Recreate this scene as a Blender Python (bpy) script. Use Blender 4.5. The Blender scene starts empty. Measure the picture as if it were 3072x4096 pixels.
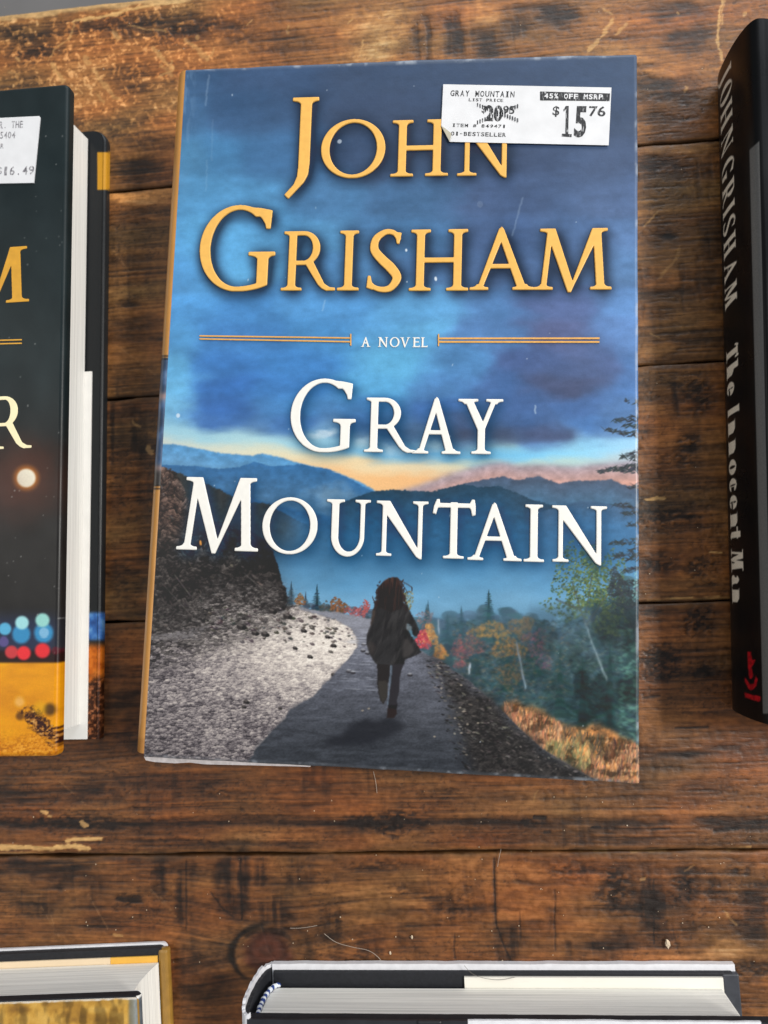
import bpy, bmesh, math, random
import numpy as np
from mathutils import Matrix, Vector, Euler

random.seed(7)
S = bpy.context.scene
COL = S.collection

# ------------------------------------------------------------------ camera, world, lamps, exposure
THICK = 0.035                                   # height of the main book's front cover over the table
R = np.array([[0.9958782709816884, -0.022442814580979218, 0.08787940293496627],
              [0.03073328066130467, 0.9950832208494488, -0.09415332731072258],
              [-0.08533425365183578, 0.09646607516412374, 0.9916714987817855]])
C0 = np.array([0.01809942, -0.06059908, 0.23425097 + THICK])
FPX = 2840.0
cam_d = bpy.data.cameras.new('camera')
cam = bpy.data.objects.new('camera', cam_d)
COL.objects.link(cam)
m4 = Matrix.Identity(4)
for i in range(3):
    for j in range(3):
        m4[i][j] = R[i, j]
    m4[i][3] = C0[i]
cam.matrix_world = m4
cam_d.sensor_fit = 'HORIZONTAL'
cam_d.sensor_width = 36.0
cam_d.lens = 36.0 * FPX / 3072.0
cam_d.clip_start = 0.01
cam_d.clip_end = 50.0
cam_d.dof.use_dof = True
cam_d.dof.focus_distance = 0.243
cam_d.dof.aperture_fstop = 33.28e-3 / 0.0024
cam_d.dof.aperture_fstop = 13.0
S.camera = cam

W = bpy.data.worlds.new('World')
S.world = W
W.use_nodes = True
W.node_tree.nodes['Background'].inputs[0].default_value = (0.86, 0.93, 1.0, 1)
W.node_tree.nodes['Background'].inputs[1].default_value = 0.30

def lamp(name, loc, target, sx, sy, power, col):
    d = bpy.data.lights.new(name, 'AREA')
    d.shape = 'RECTANGLE'
    d.size, d.size_y = sx, sy
    d.energy = power
    d.color = col
    o = bpy.data.objects.new(name, d)
    COL.objects.link(o)
    o.location = loc
    v = Vector(target) - Vector(loc)
    o.rotation_euler = v.to_track_quat('-Z', 'Y').to_euler()
    return o

lamp('window_light', (1.25, 0.25, 1.38), (0, 0, 0), 0.24, 0.24, 32.0, (1.0, 0.965, 0.91))
lamp('window_light_far', (0.5, 1.9, 1.10), (0, 0, 0), 1.7, 0.9, 27.0, (0.90, 0.95, 1.0))
lamp('room_light', (-1.2, 0.1, 1.5), (0, 0, 0), 0.9, 0.9, 7.0, (1.0, 0.95, 0.88))

S.view_settings.view_transform = 'Standard'
S.view_settings.look = 'None'
S.view_settings.gamma = 1.0
S.view_settings.use_curve_mapping = False
S.view_settings.exposure = 0.0

# ------------------------------------------------------------------ helpers: points, noise, painting
def at(px, py, z):
    """table coordinates (metres) of a measured point of the photograph on the plane of height z"""
    px = np.asarray(px, float); py = np.asarray(py, float)
    d = np.stack([(px - 1536) / FPX, -(py - 2048) / FPX, -np.ones_like(px)], -1) @ R.T
    t = (z - C0[2]) / d[..., 2]
    return C0[0] + t * d[..., 0], C0[1] + t * d[..., 1]

def meas(x, y, z):
    """the inverse: measured coordinates of table points"""
    P = np.stack([np.asarray(x) - C0[0], np.asarray(y) - C0[1], np.asarray(z) - C0[2] + 0 * np.asarray(x)], -1) @ R
    return 1536 + FPX * P[..., 0] / -P[..., 2], 2048 - FPX * P[..., 1] / -P[..., 2]

def P(px, py, z):
    x, y = at(px, py, z)
    return float(x), float(y)

def lin(c):
    c = np.asarray(c, float)
    return np.where(c <= 0.04045, c / 12.92, ((np.maximum(c, 0) + 0.055) / 1.055) ** 2.4)

def rgb(*c):
    return tuple(float(v) for v in lin(np.array(c) / 255.0))

def hash2(ix, iy, seed):
    h = (ix.astype(np.int64) * 374761393 + iy.astype(np.int64) * 668265263 + seed * 982451653) & 0xFFFFFFFF
    h = ((h ^ (h >> 13)) * 1274126177) & 0xFFFFFFFF
    h = ((h ^ (h >> 16)) * 2246822519) & 0xFFFFFFFF
    return ((h ^ (h >> 15)) & 0xFFFFFF) / float(0xFFFFFF)

def vn(x, y, seed=0):
    x = np.asarray(x, float); y = np.asarray(y, float)
    ix = np.floor(x); iy = np.floor(y)
    fx = x - ix; fy = y - iy
    fx = fx * fx * (3 - 2 * fx); fy = fy * fy * (3 - 2 * fy)
    a = hash2(ix, iy, seed); b = hash2(ix + 1, iy, seed)
    c = hash2(ix, iy + 1, seed); d = hash2(ix + 1, iy + 1, seed)
    return (a + (b - a) * fx) * (1 - fy) + (c + (d - c) * fx) * fy

def fbm(x, y, seed=0, oct=4, gain=0.5):
    s = 0.0; a = 1.0; n = 0.0
    for k in range(oct):
        s = s + a * vn(x * 2 ** k + 17.3 * k, y * 2 ** k - 9.1 * k, seed + k * 7)
        n += a; a *= gain
    return s / n

def worley(x, y, seed=0):
    ix = np.floor(x); iy = np.floor(y)
    f1 = np.full(x.shape, 9.0); f2 = np.full(x.shape, 9.0); idv = np.zeros(x.shape); ox = np.zeros(x.shape); oy = np.zeros(x.shape)
    for dy in (-1, 0, 1):
        for dx in (-1, 0, 1):
            cx, cy = ix + dx, iy + dy
            px = cx + hash2(cx, cy, seed); py = cy + hash2(cx, cy, seed + 1)
            d = np.hypot(x - px, y - py)
            n = d < f1
            f2 = np.where(n, f1, np.minimum(f2, d)); idv = np.where(n, hash2(cx, cy, seed + 2), idv)
            ox = np.where(n, x - px, ox); oy = np.where(n, y - py, oy); f1 = np.where(n, d, f1)
    return f1, f2, idv, ox, oy

def sm(a, b, x):
    t = np.clip((x - a) / (b - a), 0, 1)
    return t * t * (3 - 2 * t)

def blur(a, s):
    if s <= 0:
        return a
    r = int(3 * s) + 1
    k = np.exp(-0.5 * (np.arange(-r, r + 1) / s) ** 2); k /= k.sum()
    def ax(m):
        p = np.pad(m, ((r, r), (0, 0)), 'edge')
        c = np.zeros_like(m)
        for i, w in enumerate(k):
            c += w * p[i:i + m.shape[0]]
        return c
    if r > 25:                                   # wide blur: on a reduced copy
        f = max(2, int(s // 4))
        h, w = m_shape = a.shape
        H2, W2 = (h + f - 1) // f * f, (w + f - 1) // f * f
        q = np.pad(a, ((0, H2 - h), (0, W2 - w)), 'edge').reshape(H2 // f, f, W2 // f, f).mean((1, 3))
        q = blur(q, s / f)
        yy = np.clip((np.arange(h) + 0.5) / f - 0.5, 0, q.shape[0] - 1.001); xx = np.clip((np.arange(w) + 0.5) / f - 0.5, 0, q.shape[1] - 1.001)
        y0 = yy.astype(int); x0 = xx.astype(int); fy = (yy - y0)[:, None]; fx = (xx - x0)[None]
        y1 = np.minimum(y0 + 1, q.shape[0] - 1); x1 = np.minimum(x0 + 1, q.shape[1] - 1)
        return (q[y0][:, x0] * (1 - fx) + q[y0][:, x1] * fx) * (1 - fy) + (q[y1][:, x0] * (1 - fx) + q[y1][:, x1] * fx) * fy
    return ax(ax(a).T).T

def inpoly(X, Y, pts):
    ins = np.zeros(X.shape, bool)
    n = len(pts)
    for i in range(n):
        x1, y1 = pts[i]; x2, y2 = pts[(i + 1) % n]
        if y1 == y2:
            continue
        c = ((y1 > Y) != (y2 > Y)) & (X < (x2 - x1) * (Y - y1) / (y2 - y1) + x1)
        ins ^= c
    return ins

class Art:
    """a printed picture: colours on the vertices of a grid lying in a plane of height z"""
    def __init__(s, xs, ys, z, to_world=None):
        s.xs, s.ys, s.z = xs, ys, z
        X, Y = np.meshgrid(xs, ys)
        s.LX, s.LY = X, Y
        WX, WY = to_world(X, Y) if to_world else (X, Y)
        s.PX, s.PY = meas(WX, WY, z)
        s.c = np.zeros(X.shape + (3,))
    def box(s, x0, y0, x1, y1):
        inside = (s.PX >= x0) & (s.PX <= x1) & (s.PY >= y0) & (s.PY <= y1)
        r = np.flatnonzero(inside.any(1)); q = np.flatnonzero(inside.any(0))
        if len(r) == 0:
            return None
        return slice(r[0], r[-1] + 1), slice(q[0], q[-1] + 1)
    def mask(s, pts, soft=0.6, rough=0, rs=20, seed=3):
        X, Y = s.PX, s.PY
        if rough:
            X = X + rough * (fbm(X / rs, Y / rs, seed, 3) - 0.5) * 2
            Y = Y + rough * (fbm(X / rs, Y / rs, seed + 50, 3) - 0.5) * 2
        return blur(inpoly(X, Y, pts).astype(float), soft)
    def put(s, m, col):
        col = np.asarray(col, float) / 255.0
        s.c = s.c * (1 - m[..., None]) + col * m[..., None]
    def poly(s, pts, col, soft=0.6, a=1.0, **k):
        s.put(s.mask(pts, soft, **k) * a, col)
    # dabs work in grid cells for speed
    def start_dabs(s):
        h, w = s.PX.shape
        s.kx = (s.xs[-1] - s.xs[0]) / (w - 1); s.ky = (s.ys[-1] - s.ys[0]) / (h - 1)
        s.unit = abs(s.kx) * 12000.0 / 1.0        # about 12 measured units per mm on the cover
    def dab(s, px, py, rx, ry, ang, col, a=1.0):
        x, y = P(px, py, s.z)
        gx = (x - s.xs[0]) / s.kx; gy = (y - s.ys[0]) / s.ky
        rx = max(rx / s.unit, 0.45); ry = max(ry / s.unit, 0.45)
        r = max(rx, ry) + 1.2
        x0 = int(max(0, gx - r)); x1 = int(min(s.PX.shape[1], gx + r + 2))
        y0 = int(max(0, gy - r)); y1 = int(min(s.PX.shape[0], gy + r + 2))
        if x1 <= x0 or y1 <= y0:
            return
        dx = np.arange(x0, x1)[None] - gx; dy = np.arange(y0, y1)[:, None] - gy
        sgn = np.sign(s.ky)
        dy = dy * sgn                              # +dy is up on the cover
        ca, sa = math.cos(ang), math.sin(ang)
        u = dx * ca + dy * sa; v = -dx * sa + dy * ca
        d = np.sqrt((u / rx) ** 2 + (v / ry) ** 2)
        m = np.clip((1.0 - d) * min(rx, ry) + 0.6, 0, 1) * a
        m = m[..., None]
        reg = s.c[y0:y1, x0:x1]
        reg *= 1 - m
        reg += m * (np.asarray(col, float) / 255.0)

def jit(col, k):
    f = 1 + random.uniform(-k, k)
    return [min(255, max(0, c * f + random.uniform(-k, k) * 25)) for c in col]

# ------------------------------------------------------------------ helpers: materials
def new_mat(name):
    m = bpy.data.materials.new(name)
    m.use_nodes = True
    return m, m.node_tree, m.node_tree.nodes['Principled BSDF']

def plain(name, col, rough=0.5, spec=0.5, var=0.06, scale=300.0, bump=0.0, bscale=1500.0, coat=0.0, metal=0.0):
    m, t, b = new_mat(name)
    N = t.nodes; L = t.links
    tc = N.new('ShaderNodeTexCoord')
    no = N.new('ShaderNodeTexNoise'); no.inputs['Scale'].default_value = scale; no.inputs['Detail'].default_value = 5
    L.new(tc.outputs['Object'], no.inputs['Vector'])
    rp = N.new('ShaderNodeMapRange'); rp.inputs[1].default_value = 0.3; rp.inputs[2].default_value = 0.7
    rp.inputs[3].default_value = 1 - var; rp.inputs[4].default_value = 1 + var
    L.new(no.outputs['Fac'], rp.inputs[0])
    mx = N.new('ShaderNodeVectorMath'); mx.operation = 'SCALE'; mx.inputs[0].default_value = col
    L.new(rp.outputs[0], mx.inputs['Scale'])
    L.new(mx.outputs[0], b.inputs['Base Color'])
    b.inputs['Roughness'].default_value = rough
    b.inputs['Specular IOR Level'].default_value = spec
    b.inputs['Coat Weight'].default_value = coat
    b.inputs['Coat Roughness'].default_value = 0.25
    b.inputs['Metallic'].default_value = metal
    if bump:
        n2 = N.new('ShaderNodeTexNoise'); n2.inputs['Scale'].default_value = bscale; n2.inputs['Detail'].default_value = 3
        L.new(tc.outputs['Object'], n2.inputs['Vector'])
        bp = N.new('ShaderNodeBump'); bp.inputs['Strength'].default_value = bump; bp.inputs['Distance'].default_value = 0.0002
        L.new(n2.outputs['Fac'], bp.inputs['Height'])
        L.new(bp.outputs[0], b.inputs['Normal'])
    return m

def printed(name, rough=0.42, spec=0.5, bump=0.12, grain=0.05, coat=0.0):
    """paper printed with the colours stored on the mesh, with a fine linen grain"""
    m, t, b = new_mat(name)
    N = t.nodes; L = t.links
    at_ = N.new('ShaderNodeAttribute'); at_.attribute_name = 'ink'
    tc = N.new('ShaderNodeTexCoord')
    no = N.new('ShaderNodeTexNoise'); no.inputs['Scale'].default_value = 2200; no.inputs['Detail'].default_value = 3
    L.new(tc.outputs['Object'], no.inputs['Vector'])
    rp = N.new('ShaderNodeMapRange'); rp.inputs[1].default_value = 0.3; rp.inputs[2].default_value = 0.7
    rp.inputs[3].default_value = 1 - grain; rp.inputs[4].default_value = 1 + grain
    L.new(no.outputs['Fac'], rp.inputs[0])
    mx = N.new('ShaderNodeVectorMath'); mx.operation = 'SCALE'
    L.new(at_.outputs['Color'], mx.inputs[0]); L.new(rp.outputs[0], mx.inputs['Scale'])
    L.new(mx.outputs[0], b.inputs['Base Color'])
    b.inputs['Specular IOR Level'].default_value = spec
    b.inputs['Coat Weight'].default_value = coat
    b.inputs['Coat Roughness'].default_value = 0.2
    n3 = N.new('ShaderNodeTexNoise'); n3.inputs['Scale'].default_value = 35; n3.inputs['Detail'].default_value = 6
    L.new(tc.outputs['Object'], n3.inputs['Vector'])
    r3 = N.new('ShaderNodeMapRange'); r3.inputs[1].default_value = 0.3; r3.inputs[2].default_value = 0.7
    r3.inputs[3].default_value = rough - 0.06; r3.inputs[4].default_value = rough + 0.08
    L.new(n3.outputs['Fac'], r3.inputs[0]); L.new(r3.outputs[0], b.inputs['Roughness'])
    n2 = N.new('ShaderNodeTexNoise'); n2.inputs['Scale'].default_value = 1300; n2.inputs['Detail'].default_value = 3
    L.new(tc.outputs['Object'], n2.inputs['Vector'])
    bp = N.new('ShaderNodeBump'); bp.inputs['Strength'].default_value = bump; bp.inputs['Distance'].default_value = 0.0002
    L.new(n2.outputs['Fac'], bp.inputs['Height']); L.new(bp.outputs[0], b.inputs['Normal'])
    return m

def pages(name, col, dark=.8):
    """edge of a block of leaves: fine lines running along the leaves"""
    m, t, b = new_mat(name)
    N = t.nodes; L = t.links
    tc = N.new('ShaderNodeTexCoord')
    mp = N.new('ShaderNodeMapping'); mp.inputs['Scale'].default_value = (9, 9, 1500)
    L.new(tc.outputs['Object'], mp.inputs['Vector'])
    no = N.new('ShaderNodeTexNoise'); no.inputs['Scale'].default_value = 1.0; no.inputs['Detail'].default_value = 6; no.inputs['Roughness'].default_value = .7
    L.new(mp.outputs[0], no.inputs['Vector'])
    cr = N.new('ShaderNodeValToRGB')
    cr.color_ramp.elements[0].position = 0.33; cr.color_ramp.elements[0].color = tuple(c * dark for c in col) + (1,)
    cr.color_ramp.elements[1].position = 0.60; cr.color_ramp.elements[1].color = tuple(col) + (1,)
    L.new(no.outputs['Fac'], cr.inputs[0]); L.new(cr.outputs[0], b.inputs['Base Color'])
    b.inputs['Roughness'].default_value = 0.85
    b.inputs['Specular IOR Level'].default_value = 0.2
    bp = N.new('ShaderNodeBump'); bp.inputs['Strength'].default_value = 0.25; bp.inputs['Distance'].default_value = 0.0002
    L.new(no.outputs['Fac'], bp.inputs['Height']); L.new(bp.outputs[0], b.inputs['Normal'])
    return m

# ------------------------------------------------------------------ helpers: objects
def tag(o, label=None, cat=None, group=None, kind=None):
    if label: o['label'] = label
    if cat: o['category'] = cat
    if group: o['group'] = group
    if kind: o['kind'] = kind
    return o

def empty(name, loc=(0, 0, 0), rz=0.0):
    o = bpy.data.objects.new(name, None)
    o.empty_display_size = 0.02
    COL.objects.link(o)
    o.location = loc; o.rotation_euler = (0, 0, rz)
    return o

def link(name, me, mat, parent=None):
    o = bpy.data.objects.new(name, me)
    COL.objects.link(o)
    if mat:
        me.materials.clear(); me.materials.append(mat)
    if parent:
        o.parent = parent
    return o

def bm_obj(name, bm, mat, parent=None, smooth=False):
    me = bpy.data.meshes.new(name)
    if smooth:
        for f in bm.faces: f.smooth = True
    bm.to_mesh(me); bm.free()
    return link(name, me, mat, parent)

def add_box(bm, x0, x1, y0, y1, z0, z1, bev=0.0, seg=2):
    r = bmesh.ops.create_cube(bm, size=1.0)
    for v in r['verts']:
        v.co = Vector(((x0 + x1) / 2 + v.co.x * (x1 - x0), (y0 + y1) / 2 + v.co.y * (y1 - y0), (z0 + z1) / 2 + v.co.z * (z1 - z0)))
    if bev:
        es = list({e for v in r['verts'] for e in v.link_edges})
        bmesh.ops.bevel(bm, geom=es, offset=bev, segments=seg, affect='EDGES', profile=0.5)

def box_obj(name, x0, x1, y0, y1, z0, z1, mat, parent, bev=0.0003):
    bm = bmesh.new(); add_box(bm, x0, x1, y0, y1, z0, z1, bev)
    return bm_obj(name, bm, mat, parent, smooth=False)

def prism(name, pts, z0, z1, mat, parent=None):
    bm = bmesh.new()
    a = [bm.verts.new((x, y, z0)) for x, y in pts]; b = [bm.verts.new((x, y, z1)) for x, y in pts]
    bm.faces.new(a[::-1]); bm.faces.new(b)
    for i in range(len(pts)):
        j = (i + 1) % len(pts)
        bm.faces.new((a[i], a[j], b[j], b[i]))
    bmesh.ops.recalc_face_normals(bm, faces=bm.faces)
    return bm_obj(name, bm, mat, parent)

def grid_mesh(name, X, Y, Z, colours=None, mat=None, parent=None, smooth=True, flip=False):
    """one sheet from 2-D arrays of coordinates, with printed colours on its vertices"""
    h, w = X.shape
    me = bpy.data.meshes.new(name)
    me.vertices.add(h * w)
    me.vertices.foreach_set('co', np.stack([X, Y, Z], -1).astype(np.float32).ravel())
    i = np.arange(h * w).reshape(h, w)
    q = np.stack([i[:-1, :-1], i[:-1, 1:], i[1:, 1:], i[1:, :-1]], -1).reshape(-1, 4)
    if flip: q = q[:, ::-1]
    n = len(q)
    me.loops.add(n * 4); me.polygons.add(n)
    me.loops.foreach_set('vertex_index', np.ascontiguousarray(q).ravel().astype(np.int32))
    me.polygons.foreach_set('loop_start', np.arange(0, n * 4, 4, dtype=np.int32))
    me.polygons.foreach_set('use_smooth', np.full(n, smooth))
    me.update(calc_edges=True)
    if colours is not None:
        ca = me.color_attributes.new('ink', 'FLOAT_COLOR', 'POINT')
        c4 = np.ones((h * w, 4), np.float32); c4[:, :3] = colours.reshape(-1, 3)
        ca.data.foreach_set('color', c4.ravel())
    return link(name, me, mat, parent)

# ------------------------------------------------------------------ letter shapes (inscriptional roman capitals)
RES = 240                                        # cells per cap height
class Glyph:
    def __init__(s, w, y0=-0.12, y1=1.1):
        s.w, s.y0, s.y1 = w, y0, y1
        nx = int((w + 0.3) * RES); ny = int((y1 - y0) * RES)
        s.x0 = -0.15
        s.X, s.Y = np.meshgrid(s.x0 + (np.arange(nx) + 0.5) / RES, y0 + (np.arange(ny) + 0.5) / RES)
        s.m = np.zeros(s.X.shape, bool)
    def poly(s, pts, add=True):
        k = inpoly(s.X, s.Y, pts)
        s.m = (s.m | k) if add else (s.m & ~k)
    def serif(s, xl, xr, y, up, el, er, t=0.045, b=0.05):
        q = []
        d = 1 if up else -1
        n = 6
        q += [(xl - el, y), (xr + er, y), (xr + er, y + d * t)]
        for i in range(1, n + 1):
            a = i / n * math.pi / 2
            q.append((xr + er * 0.9 * (1 - math.sin(a)), y + d * (t + b * (1 - math.cos(a)))))
        for i in range(n, 0, -1):
            a = i / n * math.pi / 2
            q.append((xl - el * 0.9 * (1 - math.sin(a)), y + d * (t + b * (1 - math.cos(a)))))
        q += [(xl - el, y + d * t)]
        s.poly(q)
    def stroke(s, x0, y0, x1, y1, w):              # a slanted stem measured horizontally, left edge x0 -> x1
        s.poly([(x0, y0), (x0 + w, y0), (x1 + w, y1), (x1, y1)])
    def ring(s, cx, cy, rx, ry, wx, wy, tilt=0.0):
        a = tilt
        def el(rx, ry):
            return (((s.X - cx) * math.cos(a) + (s.Y - cy) * math.sin(a)) / rx) ** 2 + ((-(s.X - cx) * math.sin(a) + (s.Y - cy) * math.cos(a)) / ry) ** 2 < 1
        def el0(rx, ry):
            return ((s.X - cx) / rx) ** 2 + ((s.Y - cy) / ry) ** 2 < 1
        return el0(rx, ry) & ~el(rx - wx, ry - wy)
    def brush(s, pts, ws, n=70):
        pts = np.array(pts, float); ws = np.array(ws, float)
        k = len(pts)
        ts = np.linspace(0, k - 1.0001, n)
        for t in ts:
            i = int(t); f = t - i
            p0 = pts[max(i - 1, 0)]; p1 = pts[i]; p2 = pts[min(i + 1, k - 1)]; p3 = pts[min(i + 2, k - 1)]
            q = 0.5 * ((2 * p1) + (p2 - p0) * f + (2 * p0 - 5 * p1 + 4 * p2 - p3) * f * f + (3 * p1 - p0 - 3 * p2 + p3) * f ** 3)
            w = ws[i] * (1 - f) + ws[min(i + 1, k - 1)] * f
            s.m |= (s.X - q[0]) ** 2 + (s.Y - q[1]) ** 2 < (w / 2) ** 2

def glyph(ch, w, st=0.135, hl=0.085, ser=0.10):
    """w is the width in cap heights; st stem, hl hairline, ser serif length"""
    g = Glyph(w, y0=-0.34 if ch == 'J' else -0.14)
    if ch == 'I':
        a = (w - st) / 2
        g.stroke(a, 0, a, 1, st); g.serif(a, a + st, 0, True, a, a); g.serif(a, a + st, 1, False, a * .8, a * .8)
    elif ch == 'H':
        a = ser; b = w - ser - st
        for x in (a, b):
            g.stroke(x, 0, x, 1, st); g.serif(x, x + st, 0, True, ser, ser); g.serif(x, x + st, 1, False, ser * .85, ser * .85)
        g.stroke(a, .46, a, .46 + hl, 0); g.poly([(a, .46), (b + st, .46), (b + st, .46 + hl), (a, .46 + hl)])
    elif ch == 'N':
        a = ser * 1.15; b = w - ser - hl
        g.stroke(a, 0, a, 1, hl); g.serif(a, a + hl, 0, True, ser, ser)
        g.serif(a + .0, a + hl, 1, False, ser * 1.1, 0.0)
        g.stroke(b, -0.02, b, 1, hl); g.serif(b, b + hl, 1, False, ser, ser)
        g.poly([(a - .02, 1), (a + st * 1.05, 1), (b + hl, 0.02), (b + hl, -.045), (b + hl - .03, -.045), (b - .02, -.0), (a + hl * .5, .80)])
    elif ch == 'A':
        ax = w * 0.47
        L0, R0 = ser, w - ser - st * 1.05
        g.poly([(L0, 0), (L0 + hl * 1.05, 0), (ax + .05, .88), (ax + .03, 1.03), (ax - .02, 1.0)])
        g.poly([(R0, 0), (R0 + st * 1.1, 0), (ax + .055, 1.0), (ax + .015, 1.04), (ax - .035, .93)])
        g.serif(L0, L0 + hl * 1.1, 0, True, ser, ser * .9); g.serif(R0, R0 + st * 1.1, 0, True, ser * .8, ser)
        y = .35
        xl = L0 + (ax - L0) * y / 1.0; xr = R0 + (ax - .03 - R0) * y + st * .4
        g.poly([(xl, y), (xr, y), (xr, y + hl * .95), (xl + .02, y + hl * .95)])
    elif ch == 'M':
        a, b = ser, w - ser - st
        tl = a + 0.09 * w; tr = b - .045 * w
        v = w * .475
        g.poly([(a, 0), (a + hl * 1.1, 0), (tl + hl * .95, .9), (tl + hl * .5, 1), (tl, 1)])
        g.poly([(b, 0), (b + st, 0), (tr + st, 1), (tr, 1)])
        g.poly([(tl - .02, 1), (tl + st * .95, 1), (v + .045, .1), (v + .01, -.04), (v - .04, -.04), (tl + hl * .5, .78)])
        g.poly([(tr + st * .55, 1), (tr - .01, 1), (v - .02, -.01), (v - .02, -.04), (v + .01, -.04), (v + .05, .06), (tr + st * .4, .80)])
        g.serif(a, a + hl * 1.1, 0, True, ser, ser); g.serif(b, b + st, 0, True, ser * .9, ser)
        g.serif(tl, tl + hl, 1, False, ser * 1.1, 0); g.serif(tr + st * .4, tr + st, 1, False, 0, ser * .95)
    elif ch == 'R':
        a = ser
        g.stroke(a, 0, a, 1, st); g.serif(a, a + st, 0, True, ser, ser); g.serif(a, a + st, 1, False, ser * .8, 0)
        cy, ry = .715, .285
        ex = w * (.70 if w > .62 else .84)
        cx = a + st + min(.12, (ex - a - st) * .35)
        o = ((g.X - cx) / (ex - cx)) ** 2 + ((g.Y - cy) / ry) ** 2 < 1
        i = ((g.X - cx) / (ex - cx - st * .95)) ** 2 + ((g.Y - cy) / (ry - hl * .9)) ** 2 < 1
        left = (g.X < cx) & (g.X > a + st * .5) & (g.Y < cy + ry) & (g.Y > cy - ry)
        lefi = (g.X < cx + .001) & (g.X > a + st) & (g.Y < cy + ry - hl * .9) & (g.Y > cy - ry + hl * .9)
        g.m |= ((o & (g.X >= cx)) & ~(i & (g.X >= cx))) | (left & ~lefi)
        g.poly([(cx + .02 if w > .62 else a + st * .8, .47), (cx + .16 if w > .62 else a + st * 1.9, .49), (w * .80, .115), (w * .90, .055), (w, .045), (w, 0), (w * .84, -.005), (w * .76, .03), (w * .68, .10)])
    elif ch in 'GC':
        cx, cy = w * .49, .5
        rx, ry = w * .49, .525
        ring = g.ring(cx, cy, rx, ry, st * 1.0, hl * .72)
        ring &= ~(((g.X - cx) / (rx - st)) ** 2 + ((g.Y - cy) / (ry - hl * .72)) ** 2 < 1)
        if ch == 'G':
            sx = w * .965 - st - ser * .75
            ring &= ~((g.X > w * .87) & (g.Y > .03))
            ring &= ~((g.X > w * .62) & (g.Y > .14) & (g.Y < .88))
            ring &= ~((g.X > cx) & (g.Y < .4))
            g.m |= ring
            tt = np.clip((g.X - cx) / (sx + st - cx), 0, 1)
            g.m |= (g.X >= cx - .01) & (g.X <= sx + st) & (g.Y > cy - ry + .075 * tt ** 2.2) & (g.Y < cy - ry + hl * .72 + .085 * tt ** 1.9)
            g.poly([(sx, .05), (sx + st, .05), (sx + st, .45), (sx, .45)])
            g.serif(sx, sx + st, .45, False, ser * 1.0, ser * .75)
        else:
            ring &= ~((g.X > w * .7) & (g.Y > .16) & (g.Y < .8)); ring &= ~(g.X > w * .9)
            g.m |= ring
        # beak
        bx = w * .885
        g.poly([(bx + .02, .955), (bx + .005, .73), (bx - .045, .73), (bx - .058, .79), (bx - .10, .86), (bx - .17, .92), (bx - .28, .97), (bx - .28, 1.0), (bx - .12, .985)])
    elif ch == 'O':
        g.m |= g.ring(w / 2, .5, w / 2, .525, st * 1.05, hl * .75, 0.0)
    elif ch == 'S':
        g.brush([(w * .90, .86), (w * .74, .955), (w * .5, .97), (w * .24, .86), (w * .2, .68), (w * .42, .52), (w * .68, .38), (w * .86, .22), (w * .70, .06), (w * .45, .025), (w * .2, .07), (w * .08, .16)],
                [.05, .08, .085, .115, .135, .15, .155, .14, .105, .085, .075, .05])
        g.poly([(w * .96, .955), (w * .90, .77), (w * .83, .775), (w * .80, .86), (w * .7, .94), (w * .82, .965)])
        g.poly([(w * .03, .25), (w * .11, .25), (w * .15, .14), (w * .25, .06), (w * .18, .02), (w * .0, .055)])
    elif ch == 'U':
        a = ser; b = w - ser - hl
        g.stroke(a, .3, a, 1, st); g.stroke(b, .3, b, 1, hl)
        g.serif(a, a + st, 1, False, ser, ser); g.serif(b, b + hl, 1, False, ser, ser)
        cx = (a + b + hl) / 2; rx = (b + hl - a) / 2
        o = ((g.X - cx) / rx) ** 2 + ((g.Y - .34) / .375) ** 2 < 1
        i = ((g.X - (a + st + b) / 2) / ((b - a - st) / 2)) ** 2 + ((g.Y - .34) / .285) ** 2 < 1
        g.m |= o & ~i & (g.Y < .34)
    elif ch == 'T':
        a = (w - st) / 2
        g.stroke(a, 0, a, 1, st); g.serif(a, a + st, 0, True, ser * 1.2, ser * 1.2)
        g.poly([(.04, .905), (w - .04, .905), (w - .04, .905 + hl), (.04, .905 + hl)])
        g.poly([(.07, 1.055), (.12, 1.055), (.13, .93), (.085, .89), (.06, .78), (0, .80), (.02, .93)])
        g.poly([(w - .07, 1.055), (w - .02, 1.055), (w, .93), (w - .0, .78), (w - .06, .76), (w - .085, .88), (w - .13, .93)])
    elif ch == 'Y':
        c = w * .53
        g.stroke(c - st / 2, 0, c - st / 2, .5, st); g.serif(c - st / 2, c + st / 2, 0, True, ser, ser)
        a = ser; b = w - ser - hl
        g.poly([(a, 1), (a + st * 1.1, 1), (c + st * .5, .5), (c + st * .4, .40), (c - st * .5, .44)])
        g.poly([(b, 1), (b + hl * 1.1, 1), (c + st * .5, .46), (c, .44), (c + .01, .54)])
        g.serif(a, a + st * 1.1, 1, False, ser, ser); g.serif(b, b + hl * 1.1, 1, False, ser, ser)
    elif ch == 'V':
        c = w * .5
        g.poly([(ser, 1), (ser + st * 1.1, 1), (c + .06, .12), (c + .02, -.03), (c - .05, -.03)])
        g.poly([(w - ser - hl, 1), (w - ser, 1), (c + .02, -.03), (c - .02, -.03), (c, .1)])
        g.serif(ser, ser + st, 1, False, ser, ser); g.serif(w - ser - hl, w - ser, 1, False, ser, ser)
    elif ch == 'E':
        a = ser
        g.stroke(a, 0, a, 1, st); g.serif(a, a + st, 0, True, ser, 0); g.serif(a, a + st, 1, False, ser, 0)
        for y in (0, .48, 1 - hl):
            g.poly([(a, y), (w - (.06 if y == .48 else 0), y), (w - (.06 if y == .48 else 0), y + hl), (a, y + hl)])
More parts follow.
